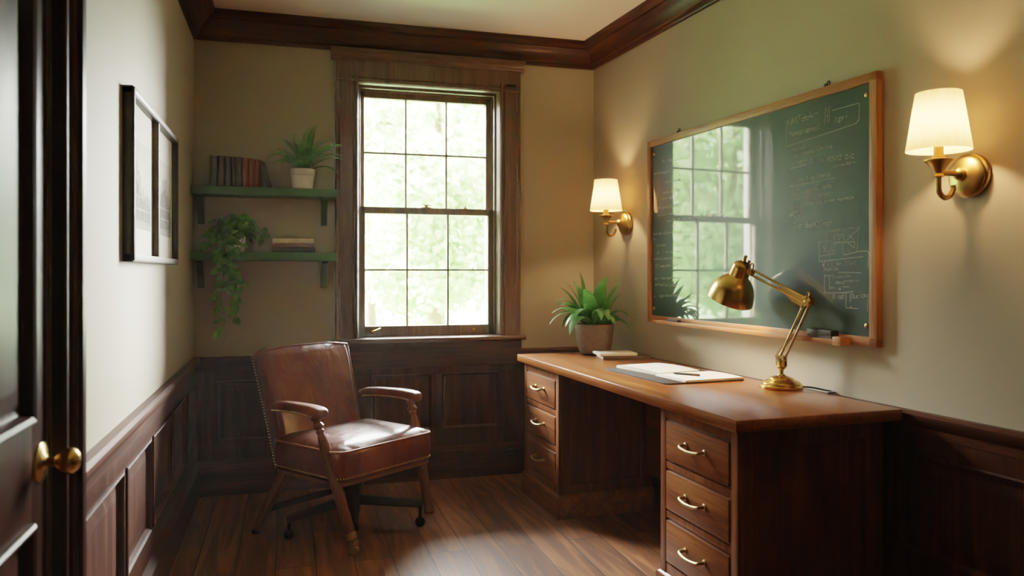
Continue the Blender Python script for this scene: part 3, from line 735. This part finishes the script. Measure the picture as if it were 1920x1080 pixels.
for s in (-1, 1):
    b.prism([(P1.x + .028, P1.z + .014), (P1.x - .004, P1.z + .026), (P1.x - .02, P1.z + .01), (P1.x - .018, P1.z - .012), (P1.x - .002, P1.z - .016), (P1.x + .03, P1.z - .026), (P1.x + .018, P1.z - .006), (P1.x, P1.z + .004)], 'y', s * .011 - .002, s * .011 + .002)
for q in (P1 + Vector((.02, 0, -.016)), P1 + Vector((-.01, 0, -.004)), P1 + Vector((0, 0, .016))): b.tube([q - Vector((0, .017, 0)), q + Vector((0, .017, 0))], .0058, 10)
b.tube(smooth_path([P1 + Vector((0, -.006, .02)), P1 + Vector((-.004, -.006, .034)), P1 + Vector((.004, -.006, .036))], 3), .003, 6)
b.build('elbow_joint', M['brass'], lamp)
b = B()
b.lathe([(.013, -.012), (.013, .012)], 16, Matrix.Translation(P2) @ Matrix.Rotation(R(90), 4, 'X'), True, True)
b.tube(smooth_path([P2 + Vector((-.01, 0, .008)), P2 + Vector((-.014, 0, .03)), P2 + Vector((-.004, 0, .036)), P2 + Vector((.004, 0, .026)), P2 + Vector((.002, 0, .008))], 4), .003, 6)
ap = Vector((.1975, 0, .52)); rc = Vector((.279, 0, .3525)); ax = (rc - ap).normalized(); q = Vector((0, 0, 1)).rotation_difference(-ax).to_matrix().to_4x4()
neck = rc - ax * .14
b.tube([P2, P2.lerp(neck, .35) + Vector((0, 0, .004)), neck], .006, 10); b.sphere(P2.lerp(neck, .3), .011, 10)
b.build('head_joint', M['brass'], lamp)
TH = Matrix.Translation(rc) @ q
b = B(); b.lathe([(.098, .0), (.101, .002), (.1, .012), (.097, .03), (.09, .056), (.077, .084), (.06, .104), (.046, .114), (.043, .118), (.043, .124), (.041, .15), (.038, .168), (.03, .18), (.016, .186), (.008, .188), (.007, .2), (.009, .206), (.006, .214), (.001, .216)], 48, TH, False, True)
b.lathe([(.098, 0), (.094, .03), (.086, .056), (.073, .082), (.056, .1), (.03, .108), (.001, .108)], 48, TH, False, True)
hd = b.build('lamp_head', M['brass'], lamp, flip=False)
b = B(); b.lathe([(.012, .1), (.018, .085), (.026, .066), (.024, .052), (.014, .042), (.001, .039)], 20, TH, True, True); b.build('bulb', M['desk_bulb'], lamp)
b = B(); b.bar(rc - ax * .12 + Vector((0, -.043, 0)), rc - ax * .19 + Vector((0, -.03, 0)), .012, .008); b.build('switch_bracket', M['brass_dull'], hd)
b = B(); b.tube(smooth_path([(-.07, -.03, .012), (-.1, -.055, .012), (-.15, -.075, .006), (-.185, -.078, .0045), (-.205, -.055, .0045), (-.2, -.025, .0045)], 8), .0036, 8); b.build('cord', M['black'], lb)

# ------------------------------------------------------------------ things on the desk
def book(name, w, d, h, cov, page, label, cat, loc, rz, group=None, cover_t=.003, spine='x0'):
    t = thing(name, label, cat, loc, rz, group)
    b = B(); b.box(0, w, 0, d, 0, cover_t, .0008); b.box(0, w, 0, d, h - cover_t, h, .0008); b.box(0, w, 0, cover_t, .0005, h - .0005, .0008)
    b.build('cover', cov, t)
    b = B(); b.box(.003, w - .003, cover_t * .8, d - .003, cover_t, h - cover_t); b.build('pages', page, t)
    return t
fd = Vector((1.89 - 1.637, 3.848 - 3.894, 0)); rz = math.atan2(fd.y, fd.x)
book('notebook', .262, .185, .019, M['dark_cover'], M['paper'], 'closed notebook with a dark brown cover lying beneath a white notepad near the potted plant', 'notebook', (1.637, 3.894, .79), rz, 'notebooks and papers on the desk')
def sheets(name, w, d, h, mat, label, cat, loc, rz, n, spread=.004, group='notebooks and papers on the desk', second=None):
    t = thing(name, label, cat, loc, rz, group); rnd = random.Random(n)
    b = B(); hh = h / n
    for i in range(n):
        x, y = rnd.uniform(-spread, spread), rnd.uniform(-spread, spread)
        b.box(x, x + w, y, y + d, i * hh, i * hh + hh * .92, min(.0006, hh * .2))
    b.build('pages', mat, t); return t
t = sheets('notepad', .21, .165, .012, M['paper_white'], 'white notepad lying on the dark brown notebook near the potted plant', 'notepad', (1.628, 3.918, .8092), rz + .03, 4, .002)
pad = thing('desk_pad', 'flat dark grey desk pad under the open papers', 'desk pad', (1.483, 3.526, .79), math.atan2(2.949 - 3.526, 1.527 - 1.483))
b = B(); PW, PD = .58, .405
b.loft([[(x, y, z) for x, y in rrect(PW - 2*i, PD - 2*i, .03, PW/2, PD/2)] for i, z in ((.001, 0), (0, .001), (0, .005), (.0015, .006))]); b.build('mat', M['blotter'], pad)
pr0 = pad.rotation_euler.z
def onpad(x, y, z=.0062): return Vector((1.483, 3.526, .79 + z)) + Matrix.Rotation(pr0, 3, 'Z') @ Vector((x, y, 0))
def folded(name, w, d, h, label, cat, loc, rz):
    t = thing(name, label, cat, loc, rz, 'notebooks and papers on the desk')
    b = B(); b.box(0, w, 0, d, 0, .0022, .0006); b.box(.002, w - .002, .002, d - .002, .0022, h * .5, .0004); b.build('back_pages', M['paper'], t)
    b = B(); n = 10
    for lo, hi in ((0, .0035),):
        la = []
        for i in range(n + 1):
            x = w * i / n; zz = h * .5 + h * .5 * math.sin(PI * min(1, i / n * 1.05)) ** .7 * .7
            la.append([(x, .003, h * .5), (x, d - .003, h * .5), (x, d - .003, zz + .003), (x, .003, zz + .003)])
        b.loft(la)
    b.build('front_pages', M['paper_white'], t, angle=60); return t
folded('paper_folder', .33, .245, .016, 'cream paper folder lying at the far end of the dark desk pad', 'papers', onpad(.01, .065), pr0 + .1)
folded('open_journal', .235, .30, .010, 'open cream journal with a pen at the near end of the desk pad', 'papers', onpad(.345, .085), pr0 + .02)
b = B(); pA = Vector((1.655, 3.14, .8085)); pB = Vector((1.735, 3.04, .8085))
pen = thing('pen', 'short dark pen lying on the open cream journal', 'pen', pA, math.atan2(-.1, .08))
ln = (pB - pA).length; MX = Matrix.Rotation(R(90), 4, 'Y')
b = B(); b.lathe([(.001, 0), (.003, .008), (.005, .016), (.0052, ln * .6)], 12, Matrix.Translation((0, 0, .0035)) @ MX, True, True); b.build('barrel', M['black'], pen)
b = B(); b.lathe([(.0056, ln * .58), (.0056, ln - .004), (.004, ln)], 12, Matrix.Translation((0, 0, .0035)) @ MX, True, True); b.build('cap', M['dark_cover'], pen)

# potted plant on the desk
def leaf(b, base, d, side, length, width, droop, n=8, fold=.18, tipdown=1.0):
    """a curved blade from base heading d, sagging towards -z"""
    d = Vector(d).normalized(); side = Vector(side).normalized(); pts = []; p = Vector(base); cur = d.copy()
    rows = []
    for i in range(n + 1):
        t = i / n
        wv = width * (math.sin(PI * min(1, t ** .75 * .97 + .03)) ** .8) * .5 + .0015 * (1 - t)
        up = side.cross(cur).normalized()
        rows.append([p - side * wv + up * wv * fold, p.copy(), p + side * wv + up * wv * fold])
        cur = (cur + Vector((0, 0, -droop / n * (.4 + 1.6 * t)))).normalized()
        p = p + cur * (length / n)
    b.loft(rows, False, False, closed=False)
plant = thing('potted_plant', 'leafy green plant with long broad leaves in a brown-grey pot on the desk corner', 'plant', (1.712, 4.20, .79))
b = B(); b.lathe([(.001, 0), (.07, 0), (.082, .006), (.094, .03), (.106, .08), (.112, .13), (.114, .172), (.113, .176), (.106, .176), (.104, .168), (.102, .145)], 48, None, True, False); b.build('pot', M['grey_pot'], plant)
b = B(); b.lathe([(.103, .15), (.07, .158), (.03, .162), (.001, .163)], 32, None, False, True); b.build('soil', M['soil'], plant)
b = B(); rnd = random.Random(11)
for k in range(40):
    az = k * 2.39996 + rnd.uniform(-.2, .2); up_ = k < 13
    el = R(rnd.uniform(60, 82) if up_ else rnd.uniform(46, 68))
    L = rnd.uniform(.30, .40) if up_ else rnd.uniform(.25, .34)
    dx, dy = math.cos(az), math.sin(az)
    if dx > .1: L *= 1 - .36 * dx
    if dy > .2: L *= 1 - .12 * dy
    base = Vector((dx * .035, dy * .035, .155)); d = Vector((dx * math.cos(el), dy * math.cos(el), math.sin(el)))
    side = Vector((-dy, dx, 0)); ro = Matrix.Rotation(rnd.uniform(-.55, .55), 3, d); side = ro @ side
    leaf(b, base, d, side, L, rnd.uniform(.06, .084), rnd.uniform(.8, 1.7) if up_ else rnd.uniform(1.5, 2.7), 12, .16)
b.build('foliage', M['broad'], plant, angle=80, flip=False)

# ------------------------------------------------------------------ shelves
SX0, SX1 = XL + .004, .2655
def shelf(z, label):
    t = thing('wall_shelf', label, 'shelf', (0, YB, z), 0, 'green shelves left of the window')
    b = B(); b.box(SX0, SX1, -.19, -.001, -.046, 0, .003); b.build('board', M['green_paint'], t)
    for x0, x1 in ((-.487, -.452), (.186, .219)):
        b = B(); b.prism([(-.001, -.046), (-.15, -.046), (-.15, -.06), (-.11, -.085), (-.06, -.135), (-.045, -.19), (-.045, -.20), (-.001, -.20)], 'x', x0, x1)
        b.build('bracket', M['green_dark'], t)
    return t
shelf(1.737, 'upper green painted shelf with a book row and a fern')
shelf(1.375, 'lower green painted shelf with a trailing plant and three stacked books')
rowdef = [(.037, .168, '#2b1c14'), (.036, .169, '#33211a'), (.035, .167, '#2f2018'), (.026, .166, '#2c2218'), (.033, .165, '#30221a'), (.031, .163, '#6b3a24'), (.031, .160, '#6e3423'), (.030, .156, '#6a2f22'), (.019, .15, '#33321f')]
x = -.411
names = ['tall dark book at the left end of the upper shelf row', 'second dark book from the left in the upper shelf row', 'third dark book from the left in the upper shelf row', 'thin dark book, fourth from the left in the upper shelf row', 'fifth dark book, just left of the reddish-brown books', 'first reddish-brown book, next to the dark books on the upper shelf', 'middle reddish-brown book of the three on the upper shelf', 'last reddish-brown book, right of the other two on the upper shelf', 'thin olive book upright at the right end of the row']
def upright(w, h, col, label, loc, tilt=0, bands=True):
    t = thing('book', label, 'book', loc, 0, 'books on the upper green shelf'); t.rotation_euler = (0, tilt, 0)
    d = .13; m = bookmat(col[1:], col); b = B()
    b.box(.0006, .0036, 0, d, 0, h, .001); b.box(w - .0036, w - .0006, 0, d, 0, h, .001)
    sp = [(.0006, .004), (.003, -.001), (w * .3, -.005), (w * .7, -.005), (w - .003, -.001), (w - .0006, .004)]
    b.prism(sp, 'z', 0, h)
    for zz in (.12, .27, .7, .86):
        b.prism([(q[0], q[1] - .0022) for q in sp[1:-1]] + [(w - .004, .003), (.004, .003)], 'z', h * zz, h * zz + .004)
    b.build('cover', m, t)
    b = B(); b.box(.0037, w - .0037, .004, d - .004, .003, h - .004); b.build('pages', M['paper'], t)
    return t
for (w, h, c), nm in zip(rowdef, names):
    upright(w - .001, h, c, nm, (x, 4.55, 1.737)); x += w
upright(.014, .145, '#2a241a', 'thin dark book leaning against the right end of the row', (x + .036, 4.553, 1.7375), -.27)
def flat(w, d, h, col, label, loc, rz):
    t = thing('book', label, 'book', loc, rz, 'books stacked on the lower green shelf')
    m = bookmat(col[1:], col); b = B()
    b.box(0, w, 0, d, 0, .003, .001); b.box(0, w, 0, d, h - .003, h, .001); b.prism([(.0, .0), (-.003, .004), (-.004, h/2), (-.003, h - .004), (0, h), (.003, h), (.003, 0)], 'x', 0, w)
    b.build('cover', m, t)
    b = B(); b.box(.004, w - .004, .003, d - .004, .003, h - .003); b.build('pages', M['paper_white'], t)
flat(.236, .125, .03, '#25261a', 'dark green book at the bottom of the lower shelf stack', (-.087, 4.555, 1.375), 0)
flat(.230, .122, .022, '#6b4030', 'reddish-brown book in the middle of the lower shelf stack', (-.087, 4.556, 1.4052), .006)
flat(.224, .12, .028, '#cdb899', 'cream book on top of the lower shelf stack', (-.083, 4.558, 1.4274), -.004)

fern = thing('potted_fern', 'feathery green fern in a small white pot on the upper green shelf', 'plant', (.081, 4.595, 1.737))
b = B(); b.lathe([(.001, 0), (.052, 0), (.056, .004), (.063, .075), (.0645, .078), (.067, .079), (.07, .112), (.069, .115), (.064, .115), (.062, .1)], 40, None, True, False); b.build('pot', M['white_pot'], fern)
b = B(); b.lathe([(.062, .1), (.03, .105), (.001, .106)], 24, None, False, True); b.build('soil', M['soil'], fern)
b = B(); rnd = random.Random(5)
def frond(az, el, L, droop):
    dx, dy = math.cos(az), math.sin(az); p = Vector((dx * .02, dy * .02, .1)); cur = Vector((dx * math.cos(el), dy * math.cos(el), math.sin(el)))
    side = Vector((-dy, dx, 0)); n = 26; pts = [p.copy()]
    for i in range(n):
        t = (i + 1) / n; cur = (cur + Vector((0, 0, -droop / n * (.3 + 1.6 * t)))).normalized(); p = p + cur * L / n; pts.append(p.copy())
        if t > .16:
            ll = .042 * math.sin(PI * (1 - t) ** .8 * .86 + .12) * (L / .26); up = side.cross(cur).normalized()
            for s in (-1, 1):
                tip = p + (side * s * .9 + cur * .45 - up * .25).normalized() * ll; wv = cur * ll * .115
                md = p.lerp(tip, .5) + up * .002
                vs = [b.bm.verts.new(v) for v in (p, md - wv, tip, md + wv)]; b._fin([b.bm.faces.new(vs)])
    b.tube(pts, .0013, 4, False)
for k in range(36):
    az = k * 2.39996 + rnd.uniform(-.25, .25); L = rnd.uniform(.19, .29); el = R(rnd.uniform(40, 82))
    if math.sin(az) > .15: L *= (.72 - .25 * math.sin(az)); el = max(el, R(64))
    if math.cos(az) < -.3: L *= .8
    frond(az, el, L, rnd.uniform(.9, 1.7))
for az, el, L, dr in ((R(175), R(62), .24, 2.3), (R(-2), R(46), .23, 1.1), (R(-12), R(30), .2, 1.4), (R(190), R(50), .17, 1.5), (R(120), R(78), .24, .6), (R(60), R(72), .25, .6), (R(215), R(70), .25, 1.6)): frond(az, el, L, dr)
b.build('foliage', M['fern'], fern, angle=80, flip=False)

ivy = thing('trailing_plant', 'bushy trailing vine plant in a pale pot hanging over the lower green shelf', 'plant', (-.285, 4.60, 1.375))
b = B(); b.lathe([(.001, 0), (.046, 0), (.05, .004), (.06, .09), (.063, .092), (.063, .105), (.057, .105), (.055, .09)], 36, None, True, False); b.build('pot', M['white_pot'], ivy)
b = B(); b.lathe([(.056, .09), (.03, .095), (.001, .096)], 24, None, False, True); b.build('soil', M['soil'], ivy)
lf = B(); st = B(); rnd = random.Random(21)
def heart(p, d, nrm, L):
    d = Vector(d).normalized(); nrm = (Vector(nrm) - d * Vector(nrm).dot(d)).normalized(); s = d.cross(nrm)
    W = L * .42
    mid = [p, p + d * L * .3 - nrm * L * .02, p + d * L * .65 - nrm * L * .05, p + d * L - nrm * L * .16]
    lt = [p - d * L * .1 + s * W * .45, p + d * L * .15 + s * W + nrm * L * .08, p + d * L * .55 + s * W * .72 + nrm * L * .03]
    rt = [p - d * L * .1 - s * W * .45, p + d * L * .15 - s * W + nrm * L * .08, p + d * L * .55 - s * W * .72 + nrm * L * .03]
    V = lf.bm.verts.new; m = [V(q) for q in mid]; l = [V(q) for q in lt]; r = [V(q) for q in rt]
    F = lf.bm.faces.new
    lf._fin([F((m[0], m[1], l[1], l[0])), F((m[1], m[2], l[2], l[1])), F((m[2], m[3], l[2])), F((m[1], m[0], r[0], r[1])), F((m[2], m[1], r[1], r[2])), F((m[3], m[2], r[2]))])
def vine(pts, every, L0, L1, r=.0018):
    pp = smooth_path(pts, 10); st.tube(pp, r, 5, False); acc = 0
    for a, c in zip(pp, pp[1:]):
        acc += (c - a).length
        if acc > every:
            acc = 0; az = rnd.uniform(-PI, PI); o = Vector((math.cos(az), -abs(math.sin(az)) * .8, rnd.uniform(-.6, .3))).normalized()
            e = c + o * rnd.uniform(.012, .03); st.tube([c, e], .0009, 4, False)
            heart(e, o + Vector((0, 0, -.7)), Vector((0, -1, .5)) + Vector((rnd.uniform(-.5, .5), 0, rnd.uniform(-.3, .5))), rnd.uniform(L0, L1))
# the mound
for k in range(150):
    az = rnd.uniform(0, 2*PI); el = R(rnd.uniform(-12, 88)); rr = rnd.uniform(.6, 1)
    p = Vector((math.cos(az) * math.cos(el) * .135 * rr - .005, min(.085, math.sin(az) * math.cos(el) * .10 * rr), .1 + math.sin(el) * .115 * rr))
    if p.y < -.03 and p.z < .095 and -.02 < p.x < .05: continue
    d = Vector((p.x, min(p.y, .03), (p.z - .13) * .6 - .06)); heart(p, d + Vector((rnd.uniform(-.04, .04), 0, 0)), Vector((p.x, p.y - .08, .12)) + Vector((rnd.uniform(-.05, .05),) * 3), rnd.uniform(.034, .056))
for k in range(18):
    az = R(k * 20); st.tube(smooth_path([(0, 0, .09), (math.cos(az) * .05, math.sin(az) * .04, .16), (math.cos(az) * .1, math.sin(az) * .07, .15)], 5), .0014, 4, False)
fy = -.112
vine([(.0, 0, .1), (.02, -.06, .14), (.0, fy, .04), (-.02, fy, -.1), (.015, fy, -.2), (.005, fy, -.3)], .02, .034, .052)
vine([(-.02, 0, .1), (-.04, -.07, .13), (-.05, fy, .03), (-.06, fy, -.08), (-.05, fy, -.16), (-.075, fy + .01, -.25)], .021, .036, .054)
vine([(-.02, 0, .1), (-.03, -.07, .12), (-.03, fy, .0), (-.045, fy, -.12), (-.06, fy, -.24), (-.045, fy, -.36), (-.06, fy + .01, -.43)], .024, .036, .052)
vine([(0, 0, .1), (.0, -.07, .12), (.0, fy, .02), (-.01, fy, -.15), (-.015, fy, -.3), (-.02, fy, -.37)], .022, .036, .054)
vine([(.01, 0, .1), (.05, -.07, .12), (.03, fy, .0), (.01, fy, -.1), (.03, fy, -.17)], .02, .036, .052)
vine([(.0, 0, .1), (.05, -.03, .17), (.1, -.05, .17), (.135, -.06, .12), (.145, -.065, .06)], .014, .034, .05)
vine([(-.0, 0, .1), (-.07, -.04, .15), (-.12, -.05, .10), (-.13, -.07, .03)], .014, .034, .05)
st.tube(smooth_path([(-.055, fy + .01, -.42), (-.045, fy + .01, -.46), (-.06, fy + .01, -.5), (-.075, fy + .01, -.52)], 6), .0011, 4, False)
lf.build('foliage', M['pothos'], ivy, angle=80, flip=False); st.build('vines', M['stem'], ivy, angle=80)

# ------------------------------------------------------------------ framed prints on the left wall
PX0, PX1 = 2.74, 3.79; PZ0, PZ1 = 1.297, 1.866; FWD = PX1 - PX0; FH = PZ1 - PZ0
pf = thing('picture_frame', 'wide dark bronze double frame holding two grey landscape prints on the left wall', 'picture', (XL, PX0, PZ0), LROT)
b = B(); w = .026
for x0, x1, z0, z1 in ((0, FWD, 0, w), (0, FWD, FH - w, FH), (0, w, 0, FH), (FWD - w, FWD, 0, FH)): b.box(x0, x1, -.033, -.001, z0, z1, .003)
b.build('frame', M['dark_frame'], pf)
b = B()
for x0, x1, z0, z1 in ((.003, FWD - .003, .003, w - .002), (.003, FWD - .003, FH - w + .002, FH - .003), (.003, w - .002, .004, FH - .004), (FWD - w + .002, FWD - .003, .004, FH - .004)): b.box(x0, x1, -.037, -.03, z0, z1, .002)
mx = 3.262 - PX0
b.box(mx - .014, mx + .014, -.035, -.005, w, FH - w, .003)
b.build('frame_face', M['bronze_frame'], pf)
def picture(x0, x1, seed):
    b = B(); b.box(x0, x1, -.012, -.004, w - .002, FH - w + .002); mb = b.build('mat_board', M['mat_board'], pf)
    rnd = random.Random(seed); b = B(); y = -.0122
    a, c, z0, z1 = x0 + .018, x1 - .05, .118, .425
    def poly(pts, mi, yy):
        b.mi = mi; f = b.bm.faces.new([b.bm.verts.new((px, yy, pz)) for px, pz in pts]); b._fin([f])
    poly([(a, z0), (c, z0), (c, z1), (a, z1)], 0, y)
    def skyline(base, amp, step, mi, yy, lo, peak):
        pts = [(a, lo), (c, lo)]; n = int((c - a) / step); top = []
        for i in range(n + 1):
            t = i / n; hgt = base + amp * (math.exp(-((t - peak) / .28) ** 2)) + rnd.uniform(-.018, .022)
            top.append((a + (c - a) * t, min(z1 - .01, max(lo + .005, hgt))))
        poly(pts + top[::-1], mi, yy)
    pk = .22 if seed == 1 else .62
    skyline(z0 + .13, .12, .012, 1, y - .0003, z0, pk); skyline(z0 + .09, .10, .016, 2, y - .0006, z0 + .02, pk - .05)
    for k in range(5):
        zz = z0 + .02 + k * .022; poly([(a + rnd.uniform(0, .05), zz), (c - rnd.uniform(0, .08), zz + .002), (c - rnd.uniform(0, .08), zz + .009), (a + rnd.uniform(0, .05), zz + .008)], 2 if k % 2 else 1, y - .0009)
    for k in range(14):
        xx = rnd.uniform(a + .01, c - .02); zz = z0 + rnd.uniform(.02, .1); poly([(xx, zz), (xx + .006, zz), (xx + .005, zz + rnd.uniform(.03, .09)), (xx + .001, zz + rnd.uniform(.03, .09))], 2, y - .0011)
    b.build('print', [M['print_sky'], M['print_mid'], M['print_dark']], mb)
picture(w - .002, mx - .012, 1); picture(mx + .012, FWD - w + .002, 2)

# thin haze hanging in the room air, glowing where the window light passes
m, nt, bs, out = newmat('room_haze'); nt.nodes.remove(bs)
vs = nt.nodes.new('ShaderNodeVolumeScatter'); vs.inputs['Density'].default_value = HAZE; vs.inputs['Anisotropy'].default_value = .35; vs.inputs['Color'].default_value = (1, .95, .88, 1)
nt.links.new(vs.outputs[0], out.inputs['Volume'])
b = B(); b.box(XL - .12, xw(YF) + .1, YF - .1, YB + .06, -.06, HC + .08); o = b.build('thin_haze', m); tag(o, 'faint haze in the room air glowing in the window light', 'haze', kind='stuff')

# ------------------------------------------------------------------ the garden beyond the window
b = B(); g = 24
zg = lambda x, y: -.46
vs = [[b.bm.verts.new((-26 + 52 * i / g, YB + .5 + 40 * j / g, zg(i, j))) for i in range(g + 1)] for j in range(g + 1)]
b._fin([b.bm.faces.new((vs[j][i], vs[j][i+1], vs[j+1][i+1], vs[j+1][i])) for j in range(g) for i in range(g)])
o = b.build('lawn_grass', M['grass']); tag(o, 'pale sunlit lawn outside beyond the window', 'grass', kind='stuff')
def crown_mesh(seed, n, blobs, size):
    rnd = random.Random(seed); b = B()
    for k in range(n):
        c, r = rnd.choice(blobs)
        v = Vector((rnd.gauss(0, 1), rnd.gauss(0, 1), rnd.gauss(0, 1))).normalized() * r * rnd.uniform(.55, 1.05) + Vector(c)
        a = Vector((rnd.gauss(0, 1), rnd.gauss(0, 1), rnd.gauss(0, 1))).normalized(); s = a.orthogonal().normalized(); L = size * rnd.uniform(.6, 1.3)
        q = [v, v + a * L * .5 + s * L * .3, v + a * L, v + a * L * .5 - s * L * .3]
        b._fin([b.bm.faces.new([b.bm.verts.new(p) for p in q])])
    return b
def make_tree(seed, h, mat, label):
    rnd = random.Random(seed)
    t = thing('garden_tree', label, 'tree', (0, 0, 0), 0, 'hazy garden trees beyond the window')
    b = B(); b.tube(smooth_path([(0, 0, 0), (.05, .02, h * .25), (-.03, .04, h * .5), (.04, 0, h * .8)], 6), [.2 * (1 - .04 * i) + .0 for i in range(19)], 10)
    blobs = []
    for k in range(9):
        az = k * 2.4; r = rnd.uniform(.5, 1.25) * h / 6; z = h * rnd.uniform(.22, .95)
        c = Vector((math.cos(az) * r, math.sin(az) * r, z)); blobs.append((c, h * rnd.uniform(.13, .22)))
        b.tube(smooth_path([(0, 0, z * .55), c * .55 + Vector((0, 0, z * .4)), c], 4), [.07, .065, .06, .055, .05, .045, .04, .035, .03], 6)
    b.build('trunk', M['bark'], t)
    crown_mesh(seed, 11000, blobs, .2).build('crown', mat, t, angle=180, flip=False)
    return t
def dup(src, loc, rz, s, label):
    r = src.copy(); COL.objects.link(r); r.location = loc; r.rotation_euler = (0, 0, rz); r.scale = (s, s, s); r['label'] = label
    for ch in list(src.children):
        c = ch.copy(); COL.objects.link(c); c.parent = r
    return r
TL = 'hazy sunlit green tree in the garden seen through the window'
ta = make_tree(31, 6.5, M['treeleaf'], TL); tb = make_tree(47, 5.5, M['treeleaf_b'], TL)
spots = [(2.5, 13.2, 0), (-5.6, 12.2, 0), (-12.2, 14.5, 1), (-1.2, 18.6, 1), (6.6, 19.4, 1), (-7.8, 19.6, 1), (-14.5, 22, 0), (2.6, 25.5, 0), (-4.6, 26.2, 0), (10, 27, 1), (-11.4, 28.6, 0)]
rnd = random.Random(9); used = set()
for x, y, k in spots:
    src = (ta, tb)[k]; s = rnd.uniform(.86, 1.0); rz = rnd.uniform(0, 6.28)
    if k not in used: used.add(k); src.location = (x, y, -.45); src.rotation_euler = (0, 0, rz); src.scale = (s, s, s)
    else: dup(src, (x, y, -.45), rz, s, TL)

# ------------------------------------------------------------------ light
w = D.worlds.new('World'); SC.world = w; w.use_nodes = True; nt = w.node_tree
bg = nt.nodes['Background']; tc = nt.nodes.new('ShaderNodeTexCoord')
def vdot(vec):
    n = nt.nodes.new('ShaderNodeVectorMath'); n.operation = 'DOT_PRODUCT'; nt.links.new(tc.outputs['Generated'], n.inputs[0]); n.inputs[1].default_value = vec; return n.outputs['Value']
def mth(op, a, b=None, clamp=False):
    n = nt.nodes.new('ShaderNodeMath'); n.operation = op; n.use_clamp = clamp
    for i, v in enumerate((a, b)):
        if v is None: continue
        if hasattr(v, 'is_output'): nt.links.new(v, n.inputs[i])
        else: n.inputs[i].default_value = v
    return n.outputs[0]
def ldir(a, e): return Vector((math.sin(R(a)) * math.cos(R(e)), math.cos(R(a)) * math.cos(R(e)), math.sin(R(e))))
lobe = ldir(51, 25)
lobe2 = ldir(-50, 46)
# Vector((math.sin(az) * math.cos(el), math.cos(az) * math.cos(el), math.sin(el)))
lob = mth('POWER', mth('MAXIMUM', vdot(lobe), 0), 10)
lob2 = mth('POWER', mth('MAXIMUM', vdot(lobe2), 0), 22)
up = mth('MAXIMUM', vdot((0, 0, 1)), 0)
st_ = mth('ADD', mth('ADD', mth('MULTIPLY', lob, SKYLOBE), mth('MULTIPLY', lob2, SKYLOBE2)), mth('ADD', SKYBASE, mth('MULTIPLY', up, SKYUP)))
nt.links.new(st_, bg.inputs['Strength']); bg.inputs['Color'].default_value = (1.0, .965, .93, 1)

def lamp(name, kind, energy, color, loc, rot, **kw):
    l = D.lights.new(name, kind); l.energy = energy; l.color = color
    for k, v in kw.items(): setattr(l, k, v)
    o = D.objects.new(name, l); COL.objects.link(o); o.location = loc; o.rotation_euler = rot; return o
s = lamp('sun', 'SUN', SUN, (1, .97, .9), (0, 0, 8), (0, 0, 0), angle=R(3))
s.rotation_euler = Vector((-.35, .75, -.62)).to_track_quat('-Z', 'Y').to_euler()
p = lamp('window_portal', 'AREA', 1, (1, 1, 1), ((WX0 + WX1) / 2, YB + .3, (WZ0 + WZ1) / 2), (R(-90), 0, 0), shape='RECTANGLE', size=WX1 - WX0 + .1, size_y=WZ1 - WZ0 + .1)
p.data.cycles.is_portal = True

l = lamp('fill_light', 'AREA', FILL, (1, .9, .78), (.8, -.2, 2.6), (0, 0, 0), shape='DISK', size=.9)  # added soft fill just behind the camera, no lamp body modelled
# ------------------------------------------------------------------ camera
cam = D.cameras.new('camera'); co = D.objects.new('camera', cam); COL.objects.link(co); SC.camera = co
co.location = (0, 0, 1.26); co.rotation_euler = (R(90), 0, R(-16.1))
cam.sensor_width = 36; cam.lens = 1455 / 1920 * 36; cam.shift_y = -28 / 1920
cam.clip_start = .05; cam.clip_end = 200
cam.dof.use_dof = True; cam.dof.focus_distance = 3.3; cam.dof.aperture_fstop = 2.3
SC.view_settings.view_transform = VT; SC.view_settings.look = LOOK
SC.view_settings.exposure = EXPO
try:
    SC.cycles.use_denoising = True; SC.cycles.max_bounces = 9; SC.cycles.diffuse_bounces = 5; SC.cycles.adaptive_threshold = .025; SC.cycles.transparent_max_bounces = 12
    SC.cycles.sample_clamp_indirect = 8; SC.cycles.blur_glossy = .6; SC.cycles.volume_bounces = 1
except Exception: pass
